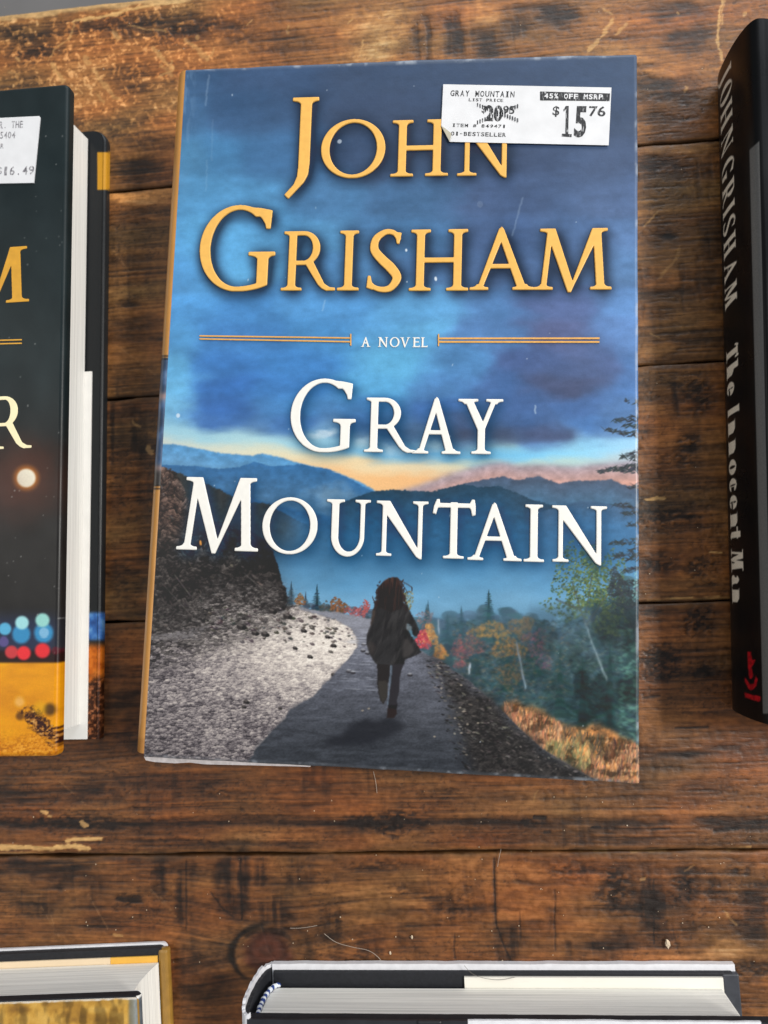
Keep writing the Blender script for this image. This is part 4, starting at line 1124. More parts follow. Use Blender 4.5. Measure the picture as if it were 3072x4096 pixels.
# autumn grass in the lower right corner
GR = [(2000, 2830), (2070, 2800), (2180, 2850), (2260, 2905), (2400, 2900), (2570, 2990), (2570, 3150), (2400, 3140), (2290, 3080), (2175, 2999), (2086, 2922)]
gm = A.mask(GR, 3, rough=18, rs=30, seed=31)
gcol = ramp(fbm(A.PX / 60, A.PY / 34, 261, 4) * .8 + .2 * fbm(A.PX / 8, A.PY / 14, 263, 3), [(0, (70, 62, 52)), (.4, (120, 88, 60)), (.55, (196, 130, 76)), (.75, (226, 156, 92)), (1, (236, 190, 130))])
A.c = A.c * (1 - gm[..., None]) + gcol * gm[..., None]
for i in range(1500):
    px = random.uniform(2020, 2568); lo_ = np.interp(px, [2020, 2180, 2300, 2570], [2830, 2880, 2930, 3000]); hi_ = np.interp(px, [2020, 2086, 2175, 2303, 2399, 2570], [2860, 2922, 2999, 3082, 3126, 3140])
    py = random.uniform(lo_ - 10, hi_)
    zone = random.choice([(206, 142, 98), (190, 120, 86), (222, 172, 124), (150, 104, 78), (98, 78, 66), (140, 112, 84)])
    if 2250 < px < 2420 and 2900 < py < 3030: zone = random.choice([(96, 80, 62), (130, 100, 70), (84, 76, 62)])
    if 2180 < px < 2360 and py > 2960 and py < 3080: zone = random.choice([(140, 132, 88), (110, 112, 80), (190, 150, 100)])
    A.dab(px, py, random.uniform(1.5, 3.5), random.uniform(6, 16), random.uniform(-.5, .3), jit(zone, .2), .7)
A.c *= (1 - .42 * A.mask(GR, 3) * sm(.45, .68, fbm(A.PX / 38, A.PY / 26, 267, 4)))[..., None]
A.c *= (1 + .10 * A.mask(GR, 3) * sm(.5, .7, fbm(A.PX / 30, A.PY / 20, 268, 4)))[..., None]
# pale gravel bank
A.poly([(560, 2550), (1180, 2434), (1420, 2470), (1560, 2506), (1690, 2612), (1875, 2724), (2175, 2999), (2399, 3130), (2399, 3170), (560, 3170)], (118, 114, 116), 1.0)
BANK = [(560, 2555), (600, 2553), (700, 2560), (792, 2556), (830, 2500), (860, 2455), (900, 2425), (960, 2420), (1040, 2440), (1110, 2450), (1177, 2422), (1289, 2462), (1340, 2478), (1402, 2505), (1435, 2562), (1428, 2592), (1342, 2690), (1256, 2783), (1157, 2836), (1137, 2876), (1080, 2930), (1024, 2995), (985, 3060), (560, 3060)]
m = A.mask(BANK, 1.2, rough=20, rs=13, seed=35)
g1 = fbm(A.PX / 14, A.PY / 8, 271, 4); g2 = fbm(A.PX / 40, A.PY / 18, 273, 4); g3 = fbm(A.PX / 5, A.PY / 3.4, 275, 2)
s1, s2, si, sox, soy = worley((A.PX + 8 * g1) / 15, (A.PY + 8 * g2) / 8.5, 276)
near_ = np.clip(1 - np.hypot((A.PX - 1320) / 620, (A.PY - 2580) / 300), 0, 1)
lowl = sm(2740, 3030, A.PY) * .5 + .5 * sm(900, 600, A.PX)
val = .43 + .48 * near_ - .10 * lowl + .40 * (g1 - .5) + .26 * (g2 - .5) + .22 * (g3 - .5)
val += (.20 * (si - .5) - .20 * soy - .10 * sm(.16, .02, s2 - s1)) * (1 - .35 * near_)
gr = ramp(val, [(0, (34, 32, 36)), (.25, (84, 78, 82)), (.45, (138, 130, 130)), (.65, (184, 174, 168)), (.85, (220, 210, 200)), (1, (234, 226, 216))])
top = sm(2640, 2470, A.PY + .35 * (A.PX - 900)) * sm(1.0, .55, near_ + .3 * g2)
gr = gr * (1 - .62 * top * sm(.42, .56, fbm(A.PX / 18, A.PY / 8, 277, 3)))[..., None]
A.c = A.c * (1 - m[..., None]) + gr * m[..., None]
SCREE = [(575, 2470), (760, 2440), (860, 2350), (1000, 2340), (1120, 2370), (1190, 2430), (1130, 2490), (960, 2560), (780, 2590), (590, 2600)]
sc = A.mask(SCREE, 14, rough=40, rs=40, seed=36) * (.35 + .75 * sm(.35, .6, fbm(A.PX / 15, A.PY / 8, 278, 4)))
sc3 = ramp(.5 + .9 * (g1 - .5) + .5 * (si - .5) - .35 * soy, [(0, (34, 32, 33)), (.5, (84, 79, 78)), (1, (150, 143, 140))])
A.c = A.c * (1 - .85 * sc[..., None]) + .85 * sc[..., None] * sc3
for i in range(170):
    px = random.uniform(820, 1420); f_ = (px - 820) / 600; py = random.gauss(2470 + f_ * 60, 42)
    if not (2425 + max(0, (px - 1177)) * .3 < py < 2640): continue
    z_ = random.choice([3, 3, 4, 5, 6, 8])
    A.dab(px, py, z_ * 1.3, z_ * .7, random.uniform(-.5, .1), jit((58, 53, 53), .3), .8)
    A.dab(px - z_ * .6, py - z_ * .6, z_ * .6, z_ * .3, -.3, (190, 180, 172), .5)
for (px, py, z_) in ((965, 2505, 26), (1020, 2530, 20), (1060, 2535, 22), (1150, 2465, 24), (1090, 2445, 22), (1215, 2520, 16), (1335, 2580, 15), (1240, 2625, 15), (985, 2805, 16), (975, 2825, 12), (1335, 2698, 15), (1180, 2590, 13), (1120, 2830, 10), (1310, 2545, 14)):
    z_ *= .78; A.dab(px, py, z_ * .9, z_ * .6, -.3, (44, 41, 41), .85); A.dab(px + z_ * .6, py + 4, z_ * .5, z_ * .4, .4, (28, 26, 27), .8); A.dab(px - z_ * .5, py + 3, z_ * .5, z_ * .35, -.6, (50, 46, 46), .8); A.dab(px - z_ * .2, py - z_ * .35, z_ * .5, z_ * .2, -.3, (120, 112, 108), .6)
# road
ROAD = [(1180, 2428), (1260, 2440), (1340, 2448), (1420, 2462), (1500, 2480), (1560, 2500), (1640, 2570), (1696, 2609), (1766, 2641), (1875, 2724), (2009, 2839), (2086, 2922), (2175, 2999), (2303, 3082), (2399, 3128), (2399, 3160), (960, 3160), (985, 3060), (1024, 2995), (1080, 2930), (1137, 2876), (1157, 2836), (1256, 2783), (1342, 2690), (1428, 2592), (1435, 2562), (1402, 2508), (1340, 2478), (1289, 2462)]
m = A.mask(ROAD, .8, rough=5, rs=10, seed=37)
r1 = fbm(A.PX / 50, A.PY / 12, 281, 4); r2 = fbm(A.PX / 7, A.PY / 4, 283, 3)
f = sm(2500, 3080, A.PY)[..., None]
road = (np.array([108, 110, 122]) * (1 - f) + np.array([54, 57, 63]) * f) / 255 * (1 + .45 * (r1 - .5) + .34 * (r2 - .5))[..., None]
up = sm(2640, 2480, A.PY)[..., None]
road = road * (1 - .35 * up) + .35 * up * np.array([172, 172, 178]) / 255
A.c = A.c * (1 - m[..., None]) + road * m[..., None]
RIDGE = [(1690, 2612), (1720, 2616), (1766, 2641), (1875, 2724), (2009, 2839), (2086, 2922), (2175, 2999), (2303, 3082), (2399, 3128), (2399, 3170), (1960, 3170), (1880, 3030), (1830, 2900), (1790, 2780), (1750, 2690)]
m = A.mask(RIDGE, 7, rough=40, rs=40, seed=39)
k1 = fbm(A.PX / 22 + A.PY / 40, A.PY / 12 - A.PX / 60, 291, 4)
rg = ramp(k1 * .6 + r2 * .4, [(0, (20, 19, 20)), (.45, (42, 40, 40)), (.62, (58, 55, 54)), (1, (96, 90, 87))])
A.c = A.c * (1 - m[..., None]) + rg * m[..., None]
for i in range(420):
    py = random.uniform(2640, 3120); hi_ = np.interp(py, [2612, 2641, 2724, 2839, 2922, 2999, 3082, 3128], [1696, 1766, 1875, 2009, 2086, 2175, 2303, 2399]); lo_ = np.interp(py, [2640, 2780, 2900, 3030, 3150], [1730, 1780, 1810, 1850, 1930])
    px = random.uniform(lo_ - 30, hi_ - 6)
    A.dab(px, py, random.uniform(3, 9), random.uniform(1.5, 3.5), random.uniform(-.6, .1), jit(random.choice([(104, 98, 95), (136, 128, 120), (24, 22, 22), (18, 17, 18), (80, 75, 72), (26, 24, 24)]), .2), random.uniform(.3, .75))
for (px, py) in ((1845, 2740), (1840, 2828), (1738, 2945), (1912, 2890), (1870, 2895), (1845, 2930), (1475, 2832), (1450, 2840), (1590, 2660), (1820, 2870)):
    A.dab(px, py, 4.5, 3, 0, (150, 140, 126), .8)
for (px, py) in ((1395, 2685), (1412, 2690), (1455, 2578), (1452, 2602), (1470, 2612), (1640, 2700)):
    A.dab(px, py, 10, 6, 0, (52, 50, 54), .9); A.dab(px, py - 6, 7, 3, 0, (176, 176, 180), .6)
for i in range(70):
    py = random.uniform(2520, 2760); px = random.uniform(1400, 1520) + (py - 2520) * random.uniform(-.5, .6)
    A.dab(px, py, random.uniform(8, 30), 2.2, 0, (168, 172, 184), random.uniform(.15, .4))
# cast figure shadow printed in the picture, then the running woman
def zz(l): return [(1300 + .3165 * a_, 2250 + .3165 * b_) for a_, b_ in l]
A.poly([(1290, 2985), (1310, 2950), (1370, 2935), (1400, 2895), (1450, 2872), (1510, 2880), (1560, 2862), (1600, 2880), (1620, 2905), (1560, 2945), (1480, 2975), (1380, 2985)], (30, 31, 36), 3.5, .72, rough=8)
coat = [(650, 520), (720, 500), (980, 510), (1040, 530), (1075, 620), (1130, 720), (1180, 820), (1190, 880), (1160, 930), (1120, 920), (1100, 880), (1095, 800), (1040, 770), (1030, 830), (1060, 860), (1090, 920), (1150, 1000), (1220, 1130), (1120, 1180), (1010, 1225), (1000, 1280), (850, 1290), (640, 1275), (590, 1200), (560, 1140), (520, 1010), (530, 900), (570, 800), (590, 700), (600, 600)]
A.poly(zz([(650, 1260), (830, 1280), (812, 1500), (795, 1520), (780, 1720), (740, 1780), (700, 1750), (675, 1640), (655, 1500), (665, 1400)]), (42, 39, 39), .7)
A.poly(zz([(672, 1500), (760, 1490), (792, 1530), (782, 1700), (740, 1770), (705, 1740), (684, 1640)]), (56, 53, 50), .8)
A.poly(zz([(835, 1280), (1010, 1240), (970, 1350), (945, 1450), (940, 1620), (910, 1740), (915, 1800), (900, 1850), (910, 1900), (870, 1960), (780, 1960), (800, 1800), (820, 1600), (825, 1400)]), (46, 44, 48), .7)
A.poly(zz([(828, 1290), (850, 1300), (838, 1500), (815, 1600), (800, 1790), (785, 1790), (808, 1560), (818, 1400)]), (112, 132, 150), .7, .55)
A.poly(zz([(800, 1795), (912, 1790), (904, 1850), (795, 1835)]), (30, 28, 30), .8, .8)
A.poly(zz([(790, 1830), (905, 1850), (908, 1900), (868, 1958), (782, 1955)]), (44, 36, 34), .8)
A.poly(zz(coat), (45, 44, 45), .8)
cm = A.mask(zz(coat), .6)
fold_ = sm(.52, .70, fbm((A.PX + .35 * A.PY) / 13, (A.PY - .2 * A.PX) / 70, 307, 3))
A.put(cm * .22 * fold_, (78, 75, 74)); A.put(cm * .35 * sm(.5, .34, fbm((A.PX + .2 * A.PY) / 12, A.PY / 60, 308, 3)), (28, 27, 29))
A.c *= (1 + cm * .5 * (fbm(A.PX / 22 + A.PY / 30, A.PY / 60, 301, 4) - .5))[..., None]
A.poly(zz([(1000, 960), (1050, 960), (1110, 1040), (1130, 1110), (1060, 1180), (985, 1200), (975, 1080)]), (70, 66, 65), 1.4, .65)
A.poly(zz([(540, 1010), (600, 1000), (650, 1060), (620, 1150), (590, 1180), (560, 1120)]), (66, 59, 57), 1.6, .5)
A.poly(zz([(1030, 770), (1095, 800), (1085, 850), (1045, 850), (1020, 830)]), (104, 100, 98), 1, .7)
A.poly(zz([(600, 610), (640, 560), (630, 680), (590, 780), (575, 800)]), (92, 74, 64), 1.0, .5)
hair = [(860, 178), (920, 185), (950, 230), (970, 300), (985, 380), (1000, 420), (985, 480), (1000, 530), (960, 580), (830, 620), (700, 570), (640, 520), (610, 505), (670, 470), (640, 455), (665, 410), (650, 380), (660, 330), (700, 270), (750, 220), (800, 190)]
A.poly(zz(hair), (38, 31, 31), .7, rough=3)
hm = A.mask(zz(hair), .8)
A.put(hm * .35 * sm(.54, .70, fbm(A.PX / 5 + A.PY / 60, A.PY / 60, 309, 2)), (84, 62, 54))
for i in range(26):
    f_ = random.random(); sd = random.choice([-1, 1]); x_ = (700 - 40 * f_) if sd < 0 else (955 + 40 * f_); y_ = 230 + 320 * f_
    for q in range(7): 
        p_ = zz([(x_ + sd * q * random.uniform(5, 9), y_ + q * random.uniform(8, 16))])[0]; A.dab(p_[0], p_[1], 1.8, 3.0, -.4 * sd, (48, 38, 38), .6)
A.put(hm * .35 * sm(2370, 2310, A.PY) * sm(.4, .6, fbm(A.PX / 5, A.PY / 40, 305, 3)), (108, 70, 58))
for (a_, b_, c_) in (((945, 225), (1030, 255), (1095, 310)), ((955, 240), (1000, 300), (1045, 380)), ((990, 215), (975, 240), (960, 250)), ((970, 360), (1000, 400), (1010, 470)), ((655, 340), (640, 370), (650, 400)), ((640, 500), (615, 490), (600, 430)), ((1095, 310), (1105, 330), (1100, 350))):
    for t_ in np.linspace(0, 1, 16):
        x_ = (1 - t_) ** 2 * a_[0] + 2 * t_ * (1 - t_) * b_[0] + t_ * t_ * c_[0]; y_ = (1 - t_) ** 2 * a_[1] + 2 * t_ * (1 - t_) * b_[1] + t_ * t_ * c_[1]
        q_ = zz([(x_, y_)])[0]; A.dab(q_[0], q_[1], 1.5, 2.6, 0, (58, 46, 44), .55)

# lettering: measured left, right, top, baseline
JOHN = [('J', 1148, 1270, 392, 699), ('O', 1285, 1541, 484, 708), ('H', 1564, 1794, 481, 706), ('N', 1826, 2056, 483, 703)]
GRISHAM = [('G', 800, 1113, 830, 1158), ('R', 1128, 1344, 926, 1163), ('I', 1352, 1438, 924, 1163), ('S', 1469, 1609, 922, 1165), ('H', 1638, 1874, 919, 1164), ('A', 1880, 2135, 916, 1161), ('M', 2134, 2446, 915, 1160)]
GRAY = [('G', 1163, 1433, 1522, 1803), ('R', 1459, 1664, 1592, 1810), ('A', 1650, 1842, 1596, 1816), ('Y', 1831, 2009, 1597, 1817)]
MOUN = [('M', 713, 1038, 1911, 2203), ('O', 1050, 1270, 1995, 2212), ('U', 1304, 1480, 1999, 2219), ('N', 1503, 1711, 2005, 2226), ('T', 1729, 1901, 2010, 2235), ('A', 1871, 2086, 2018, 2243), ('I', 2095, 2176, 2019, 2248), ('N', 2206, 2427, 2024, 2250)]
NOVEL = [('A', 1444, 1482, 1349, 1388), ('N', 1512, 1552, 1349, 1388), ('O', 1559, 1598, 1350, 1388), ('V', 1600, 1640, 1350, 1389), ('E', 1650, 1678, 1350, 1389), ('L', 1683, 1709, 1350, 1389)]
def level(boxes):
    """all the letters of a word stand on one line"""
    xs = np.array([(b[1] + b[2]) / 2 for b in boxes]); ys = np.array([b[3] for b in boxes])
    return boxes
mk = np.zeros(A.PX.shape)
author1 = raised_letters('author_lettering', letter_boxes(JOHN, THICK), THICK, GOLD, book, st=.135, hl=.082, ser=.125, art=A, art_mask=mk)
author2 = raised_letters('author_lettering', letter_boxes(GRISHAM, THICK), THICK, GOLD, book, st=.126, hl=.078, ser=.108, art=A, art_mask=mk)
mk2 = np.zeros(A.PX.shape)
title1 = raised_letters('title_lettering', letter_boxes(GRAY, THICK), THICK, PEARL, book, st=.132, hl=.082, ser=.105, art=A, art_mask=mk2)
title2 = raised_letters('title_lettering', letter_boxes(MOUN, THICK), THICK, PEARL, book, st=.128, hl=.080, ser=.10, art=A, art_mask=mk2)
sub = raised_letters('subtitle_lettering', letter_boxes(NOVEL, THICK), THICK, PEARL, book, st=.16, hl=.11, ser=.11, raise_=.0001, bevel=.00003)
def shift(m, dx, dy):
    return np.roll(np.roll(m, dx, 1), dy, 0)
sh = np.clip(blur(shift(mk, 3, -4), 10) * 2.7, 0, 1)
A.c = A.c * (1 - .78 * sh[..., None]) + .78 * sh[..., None] * np.array([22, 34, 52]) / 255
sh = np.clip(blur(shift(mk2, 3, -3), 9) * 2.3, 0, 1)
A.c = A.c * (1 - .62 * sh[..., None]) + .62 * sh[..., None] * np.array([10, 52, 86]) / 255
# wear: rubbed corner, scuffs, white flecks, creases
for i in range(26):
    px = random.uniform(600, 2540); py = random.uniform(280, 3080); q = random.random()
    A.dab(px, py, random.uniform(1.2, 2.6), random.uniform(2, 7) if q < .5 else 2, random.uniform(-.4, .4), (214, 222, 230), random.uniform(.25, .8))
for (px, py, rx, ry, a) in ((1358, 565, 9, 9, .6), (712, 1660, 8, 9, .7), (1743, 1113, 5, 9, .9), (1625, 1000, 4, 6, .9), (801, 2166, 5, 10, 0), (1920, 815, 12, 14, .12)):
    A.dab(px, py, rx, ry, .2, (220, 228, 236), a)
A.dab(802, 2170, 4, 9, .3, (224, 150, 70), .9)
for (a_, b_, al) in (((835, 300), (822, 420), .2), ((2090, 790), (2050, 940), .2), ((1300, 1200), (1290, 1240), .25), ((2140, 1620), (2142, 1650), .5), ((828, 640), (824, 760), .10), ((850, 480), (846, 640), .08)):
    d_ = seg_dist(A.PX + 6 * (fbm(A.PX / 14, A.PY / 14, 401, 2) - .5), A.PY, a_, b_)
    A.put(al * sm(6, 1, d_), (190, 206, 222))
ru = sm(70, 0, np.minimum(A.PX - (742 - (A.PY - 268) * .0604), 90)) * sm(900, 350, A.PY) * sm(.45, .65, fbm(A.PX / 16, A.PY / 60, 403, 4))
A.put(.30 * ru, (140, 170, 200))
alb = art_albedo(A.c)

# the front of the jacket: flat board, rolled right, top and bottom edges
xs, ys = A.xs.copy(), A.ys.copy()
def roll(n, r):
    a_ = np.linspace(0, math.pi / 2, n + 1)[1:]
    return r * np.sin(a_), -r * (1 - np.cos(a_))
rr = .0011
sx, sz = roll(5, rr)
XE = np.concatenate([xs[:-6] * 1.0, np.linspace(xs[-6], X1 - rr, 6), X1 - rr + sx, [X1]])
ZE = np.concatenate([np.zeros(len(xs)), sz, [-.0038]])
YE = np.concatenate([[Y0], (Y0 + rr - sx)[::-1], np.linspace(Y0 + rr, Y1 - rr, len(ys)), Y1 - rr + sx, [Y1]])
ZF = np.concatenate([[-.0036], sz[::-1], np.zeros(len(ys)), sz, [-.0036]])
Xg, Yg = np.meshgrid(XE, YE)
Yg = Yg + .00022 * (fbm(Xg * 70, Yg * 0 + (Yg > 0), 413, 3) - .5) * 2 * np.clip(np.abs(Yg) / Y1, 0, 1) ** 12
Xg = Xg + .00018 * (fbm(Yg * 60, Yg * 0, 414, 3) - .5) * 2 * np.clip(Xg / X1, 0, 1) ** 12
Yg = Yg + np.where(Yg > 0, .0009 * np.clip(np.sin((Xg - X0) / BW * math.pi * .92), 0, 1) * np.clip(Yg / Y1, 0, 1) ** 6, 0)
Zg = THICK + ZE[None, :] + ZF[:, None] + .00012 * (fbm(Xg * 45, Yg * 32, 411, 3) - .5)
Zg = np.maximum(Zg, THICK - .0042)
ci = np.clip(np.searchsorted(xs, XE), 0, len(xs) - 1); cj = np.clip(np.searchsorted(ys, YE), 0, len(ys) - 1)
cols = alb[cj][:, ci]
ed_ = np.minimum(np.minimum(X1 - Xg, Xg - X0 + .01), np.minimum(Yg - Y0, Y1 - Yg))
rub_highlight = (sm(.0016, .0002, ed_) * (.10 + .42 * sm(.52, .75, fbm(Xg * 260, Yg * 260, 415, 5))))[..., None]  # rubbed paper edge, with the edge's bluish highlight painted in
cols = cols * (1 - rub_highlight) + rub_highlight * np.array([.46, .50, .56])
cover = grid_mesh('front_cover', Xg, Yg, Zg - .0001, cols, PRINT, book)

# boards, leaves, spine
box_obj('cover_board', X0 + .001, X1 - .0012, Y0 + .0012, Y1 - .0012, THICK - .0040, THICK - .0006, BLACK, book)
box_obj('back_cover', X0 - .001, X1, Y0, Y1, .0002, .0035, BLACK, book, .0008)
box_obj('page_block', X0 + .002, X1 - .005, Y0 + .004, Y1 - .004, .0036, THICK - .0043, PAGE, book, .0003)
lip = [P(577, 3024, THICK - .002), P(900, 3040, THICK - .002), P(1240, 3058, THICK - .002), P(1242, 3066, THICK - .002), P(1000, 3060, THICK - .002), P(820, 3056, THICK - .002), P(760, 3049, THICK - .002), P(700, 3052, THICK - .002), P(620, 3047, THICK - .002), P(585, 3040, THICK - .002)]
bm = bmesh.new(); n_ = len(lip)
va = [bm.verts.new((x, y, THICK - .0032)) for x, y in lip]; vb = [bm.verts.new((x, y, THICK - .0016)) for x, y in lip]
bm.faces.new(vb); bm.faces.new(va[::-1])
for i in range(n_): bm.faces.new((va[i], va[(i + 1) % n_], vb[(i + 1) % n_], vb[i]))
bmesh.ops.recalc_face_normals(bm, faces=bm.faces)
bm_obj('jacket_fold', bm, plain('worn_jacket_edge', (.50, .46, .46), .7, .3, .2, 600), book)['label'] = 'worn white paper edge along the foot of the jacket'

def spine_sheet(x_h, y0, y1, T, bulge, pw, ny, nz, paint, mat, parent, zb=.0004, name='spine'):
    """rounded spine: profile from the front joint down to the back joint"""
    a_ = np.linspace(0, math.pi, nz)
    cz = (T + zb) / 2; hz = (T - zb) / 2
    cs, sn = np.cos(a_), np.sin(a_)
    Zp = cz + hz * np.sign(cs) * np.abs(cs) ** (2 / pw); Xp = x_h - bulge * np.abs(sn) ** (2 / pw)
    yv = np.linspace(y0, y1, ny)
    Xg = np.broadcast_to(Xp, (ny, nz)); Zg = np.broadcast_to(Zp, (ny, nz)); Yg = np.broadcast_to(yv[:, None], (ny, nz))
    return grid_mesh(name, Xg, Yg, Zg, paint(Xg, Yg, Zg), mat, parent, flip=True)

def paint_spine(Xg, Yg, Zg):
    PX, PY = meas(Xg, Yg, Zg)
    c = np.zeros(Xg.shape + (3,)); c[:] = np.array([198, 140, 70]) / 255.0
    c *= (1 + .12 * (fbm(PX / 30, PY / 90, 421, 3) - .5))[..., None]
    band = sm(1428, 1434, PY) * sm(1946, 1940, PY)
    pic = ramp(fbm(PX / 40, PY / 60, 423, 4), [(0, (30, 42, 60)), (.45, (60, 84, 116)), (.6, (84, 112, 150)), (1, (130, 160, 190))])
    low = sm(1850, 1900, PY)[..., None]
    pic = pic * (1 - low) + low * np.array([58, 54, 52]) / 255
    warm = (np.exp(-((PY - 1585) / 16) ** 2) + .8 * np.exp(-((PY - 1872) / 14) ** 2))[..., None]
    pic = pic * (1 - .7 * warm) + .7 * warm * np.array([196, 150, 130]) / 255
    c = c * (1 - band[..., None]) + pic * band[..., None]
    for y_ in (1424, 1436, 1942, 1955):
        c *= (1 - .75 * np.exp(-((PY - y_) / 3.5) ** 2))[..., None]
    foot = sm(2945, 2960, PY)[..., None]
    c = c * (1 - .35 * foot) + .35 * foot * np.array([150, 96, 40]) / 255
    return art_albedo(c, .95, .005)
spine_sheet(X0 + .0001, Y0 + .0012, Y1 - .0004, THICK - .0002, .0066, 2.0, 900, 60, paint_spine, GLOSS, book)

# rules beside the subtitle
RULES = plain('gold_rules', rgb(214, 160, 84), .45, .5, .10, 900)
def bar(pts, z0, z1):
    bm = bmesh.new()
    a_ = [bm.verts.new((*P(x, y, THICK), z0)) for x, y in pts]; b_ = [bm.verts.new((*P(x, y, THICK), z1)) for x, y in pts]
    bm.faces.new(b_); bm.faces.new(a_[::-1])
    for i in range(len(pts)): bm.faces.new((a_[i], a_[(i + 1) % len(pts)], b_[(i + 1) % len(pts)], b_[i]))
    bmesh.ops.recalc_face_normals(bm, faces=bm.faces)
    bm_obj('gold_rule', bm, RULES, book)
for (xa, ya, xb, yb, h_) in ((799, 1341.5, 1402, 1350, 5.5), (799, 1353.5, 1402, 1365, 5.5), (1757, 1351, 2398, 1350.5, 7), (1757, 1364.5, 2397, 1365, 7)):
    bar([(xa, ya), (xb, yb), (xb, yb + h_), (xa, ya + h_)], THICK, THICK + .00025)
for (xa, ya, yb) in ((1401, 1336, 1383), (1752, 1337, 1385)):
    bar([(xa, ya), (xa + 5, ya), (xa + 5, yb), (xa, yb)], THICK + .00002, THICK + .00029)

# price sticker
ST = plain('sticker_paper', (.69, .69, .705), .5, .4, .05, 150, .15, 800)
ZS = THICK + .0006
stk = prism('price_sticker', [P(*q, ZS) for q in ((1773, 337), (2446, 350), (2435, 581), (1799, 567), (1765, 505))][::-1], THICK + .00045, ZS, ST, book)
stk['label'] = 'white price sticker with a torn lower left corner and printed prices'
fold = plain('sticker_corner', (.62, .58, .46), .6, .3)
fl = bmesh.new()
vs = [fl.verts.new((*P(x, y, ZS), ZS + dz)) for x, y, dz in ((1765, 503, .0001), (1799, 569, .0001), (1806, 540, .0008))]
fl.faces.new(vs); bmesh.ops.recalc_face_normals(fl, faces=fl.faces)
r_ = bmesh.ops.extrude_face_region(fl, geom=fl.faces[:]); bmesh.ops.translate(fl, verts=[v for v in r_['geom'] if isinstance(v, bmesh.types.BMVert)], vec=(0, 0, .0001))
bm_obj('curled_corner', fl, fold, stk)
o_ = P(1773, 337, ZS); e_ = P(2446, 350, ZS)
ux = np.array(e_) - np.array(o_); ux /= np.hypot(*ux); uy = np.array([-ux[1], ux[0]])
def loc(px, py, z=ZS, o=o_, ux=ux, uy=uy):
    d = np.array(P(px, py, z)) - np.array(o)
    return float(d @ ux), float(d @ uy)
def pbox(l, t, r, b, f=loc):
    a0, b1 = f(l, t); a1, b0 = f(r, b)
    return (a0, b0, a1, b1)
bm = bmesh.new(); zt = ZS + .00005
for s_, l, t, r, b in (('GRAY MOUNTAIN', 1801, 361, 2059, 390), ('LIST PRICE', 1874, 393, 2014, 408), ('ITEM # 849471', 1808, 494, 2024, 513), ('01-BESTSELLER', 1803, 526, 2025, 548)):
    mono_into(bm, s_, pbox(l, t, r, b), o_, ux, uy, zt)
for s_, l, t, r, b in (('$', 1928, 422, 1944, 456), ('20', 1942, 420, 2008, 487), ('95', 2014, 423, 2057, 457), ('$', 2212, 424, 2236, 468), ('5', 2302, 424, 2342, 551), ('76', 2357, 424, 2421, 467)):
    text_into(bm, s_, pbox(l, t, r, b), o_, ux, uy, zt, .03 if s_ in ('5', '20') else .018)
def inkbar(bm, pts, z):
    vs = []
    for x, y in pts:
        a_, b_ = loc(x, y); vs.append(bm.verts.new((o_[0] + ux[0] * a_ + uy[0] * b_, o_[1] + ux[1] * a_ + uy[1] * b_, z)))
    bm.faces.new(vs)
# heavier strokes of the big price, the crossed-out hatching
inkbar(bm, [(2248, 535), (2287, 537), (2286, 549), (2247, 546)], zt + .00002); inkbar(bm, [(2264, 424), (2275, 424), (2273, 537), (2261, 537)], zt + .00001); inkbar(bm, [(2253, 440), (2264, 424), (2266, 432), (2256, 447)], zt + .00003)
for l0, dx in ((2252, 0), (2300, 0)): pass
for i in range(17):
    f_ = i / 16.0
    for (ya, yb) in ((418, 478), (478, 492)):
        pass
    x_ = 1908 + 160 * f_
    y1_ = 420 + 62 * f_; y2_ = 490 - 64 * f_
    for y_ in (y1_, y2_):
        inkbar(bm, [(x_, y_ - 8), (x_ + 4.5, y_ - 8), (x_ + 4.5, y_ + 8), (x_, y_ + 8)], zt + .00003 + .00001 * i)
inkbar(bm, [(2160, 366), (2440, 374), (2438, 405), (2160, 402)], zt)
bmesh.ops.recalc_face_normals(bm, faces=bm.faces)
for f_ in bm.faces:
    if f_.normal.z < 0: f_.normal_flip()
bm_obj('sticker_print', bm, INK, stk)
bm = bmesh.new()
mono_into(bm, '45% OFF MSRP', pbox(2176, 374, 2412, 399), o_, ux, uy, zt + .00008, .03)
for f_ in bm.faces:
    if f_.normal.z < 0: f_.normal_flip()
bm_obj('sticker_print', bm, ST, stk)

# ================================================================== the dark book at the left
LZ = .033
def frame(p0, p1):
    """origin p0, unit vectors along p0->p1 (up the fore edge) and to its right"""
    v = np.array(p1) - np.array(p0); v /= np.hypot(*v)
    return v, np.array([v[1], -v[0]])
b0, b1 = P(229, 3028, LZ), P(275, 330, LZ)
vL, uL = frame(b0, b1); LH = math.hypot(b1[0] - b0[0], b1[1] - b0[1])
rzL = math.atan2(uL[1], uL[0])
left = empty('hardcover_book', (b0[0], b0[1], 0), rzL)
tag(left, 'black hardcover book with blurred street lights and an orange road on its cover', 'book', 'hardcover books laid out on the table')
def L2W(X, Y): return b0[0] + uL[0] * X + vL[0] * Y, b0[1] + uL[1] * X + vL[1] * Y
LWd = .158
xs = np.concatenate([np.linspace(-LWd, -.062, 24), np.linspace(-.0615, 0, 250)]); ys = np.linspace(0, LH, 900)
B = Art(xs, ys, LZ, L2W)
B.c[:] = np.array([40, 48, 50]) / 255.0
low = sm(1500, 1900, B.PY); B.put(low * .8, (44, 41, 40))
B.c *= (1 + .25 * (fbm(B.PX / 90, B.PY / 140, 501, 3) - .5))[..., None]
d = np.hypot(B.PX - 105, B.PY - 1910)
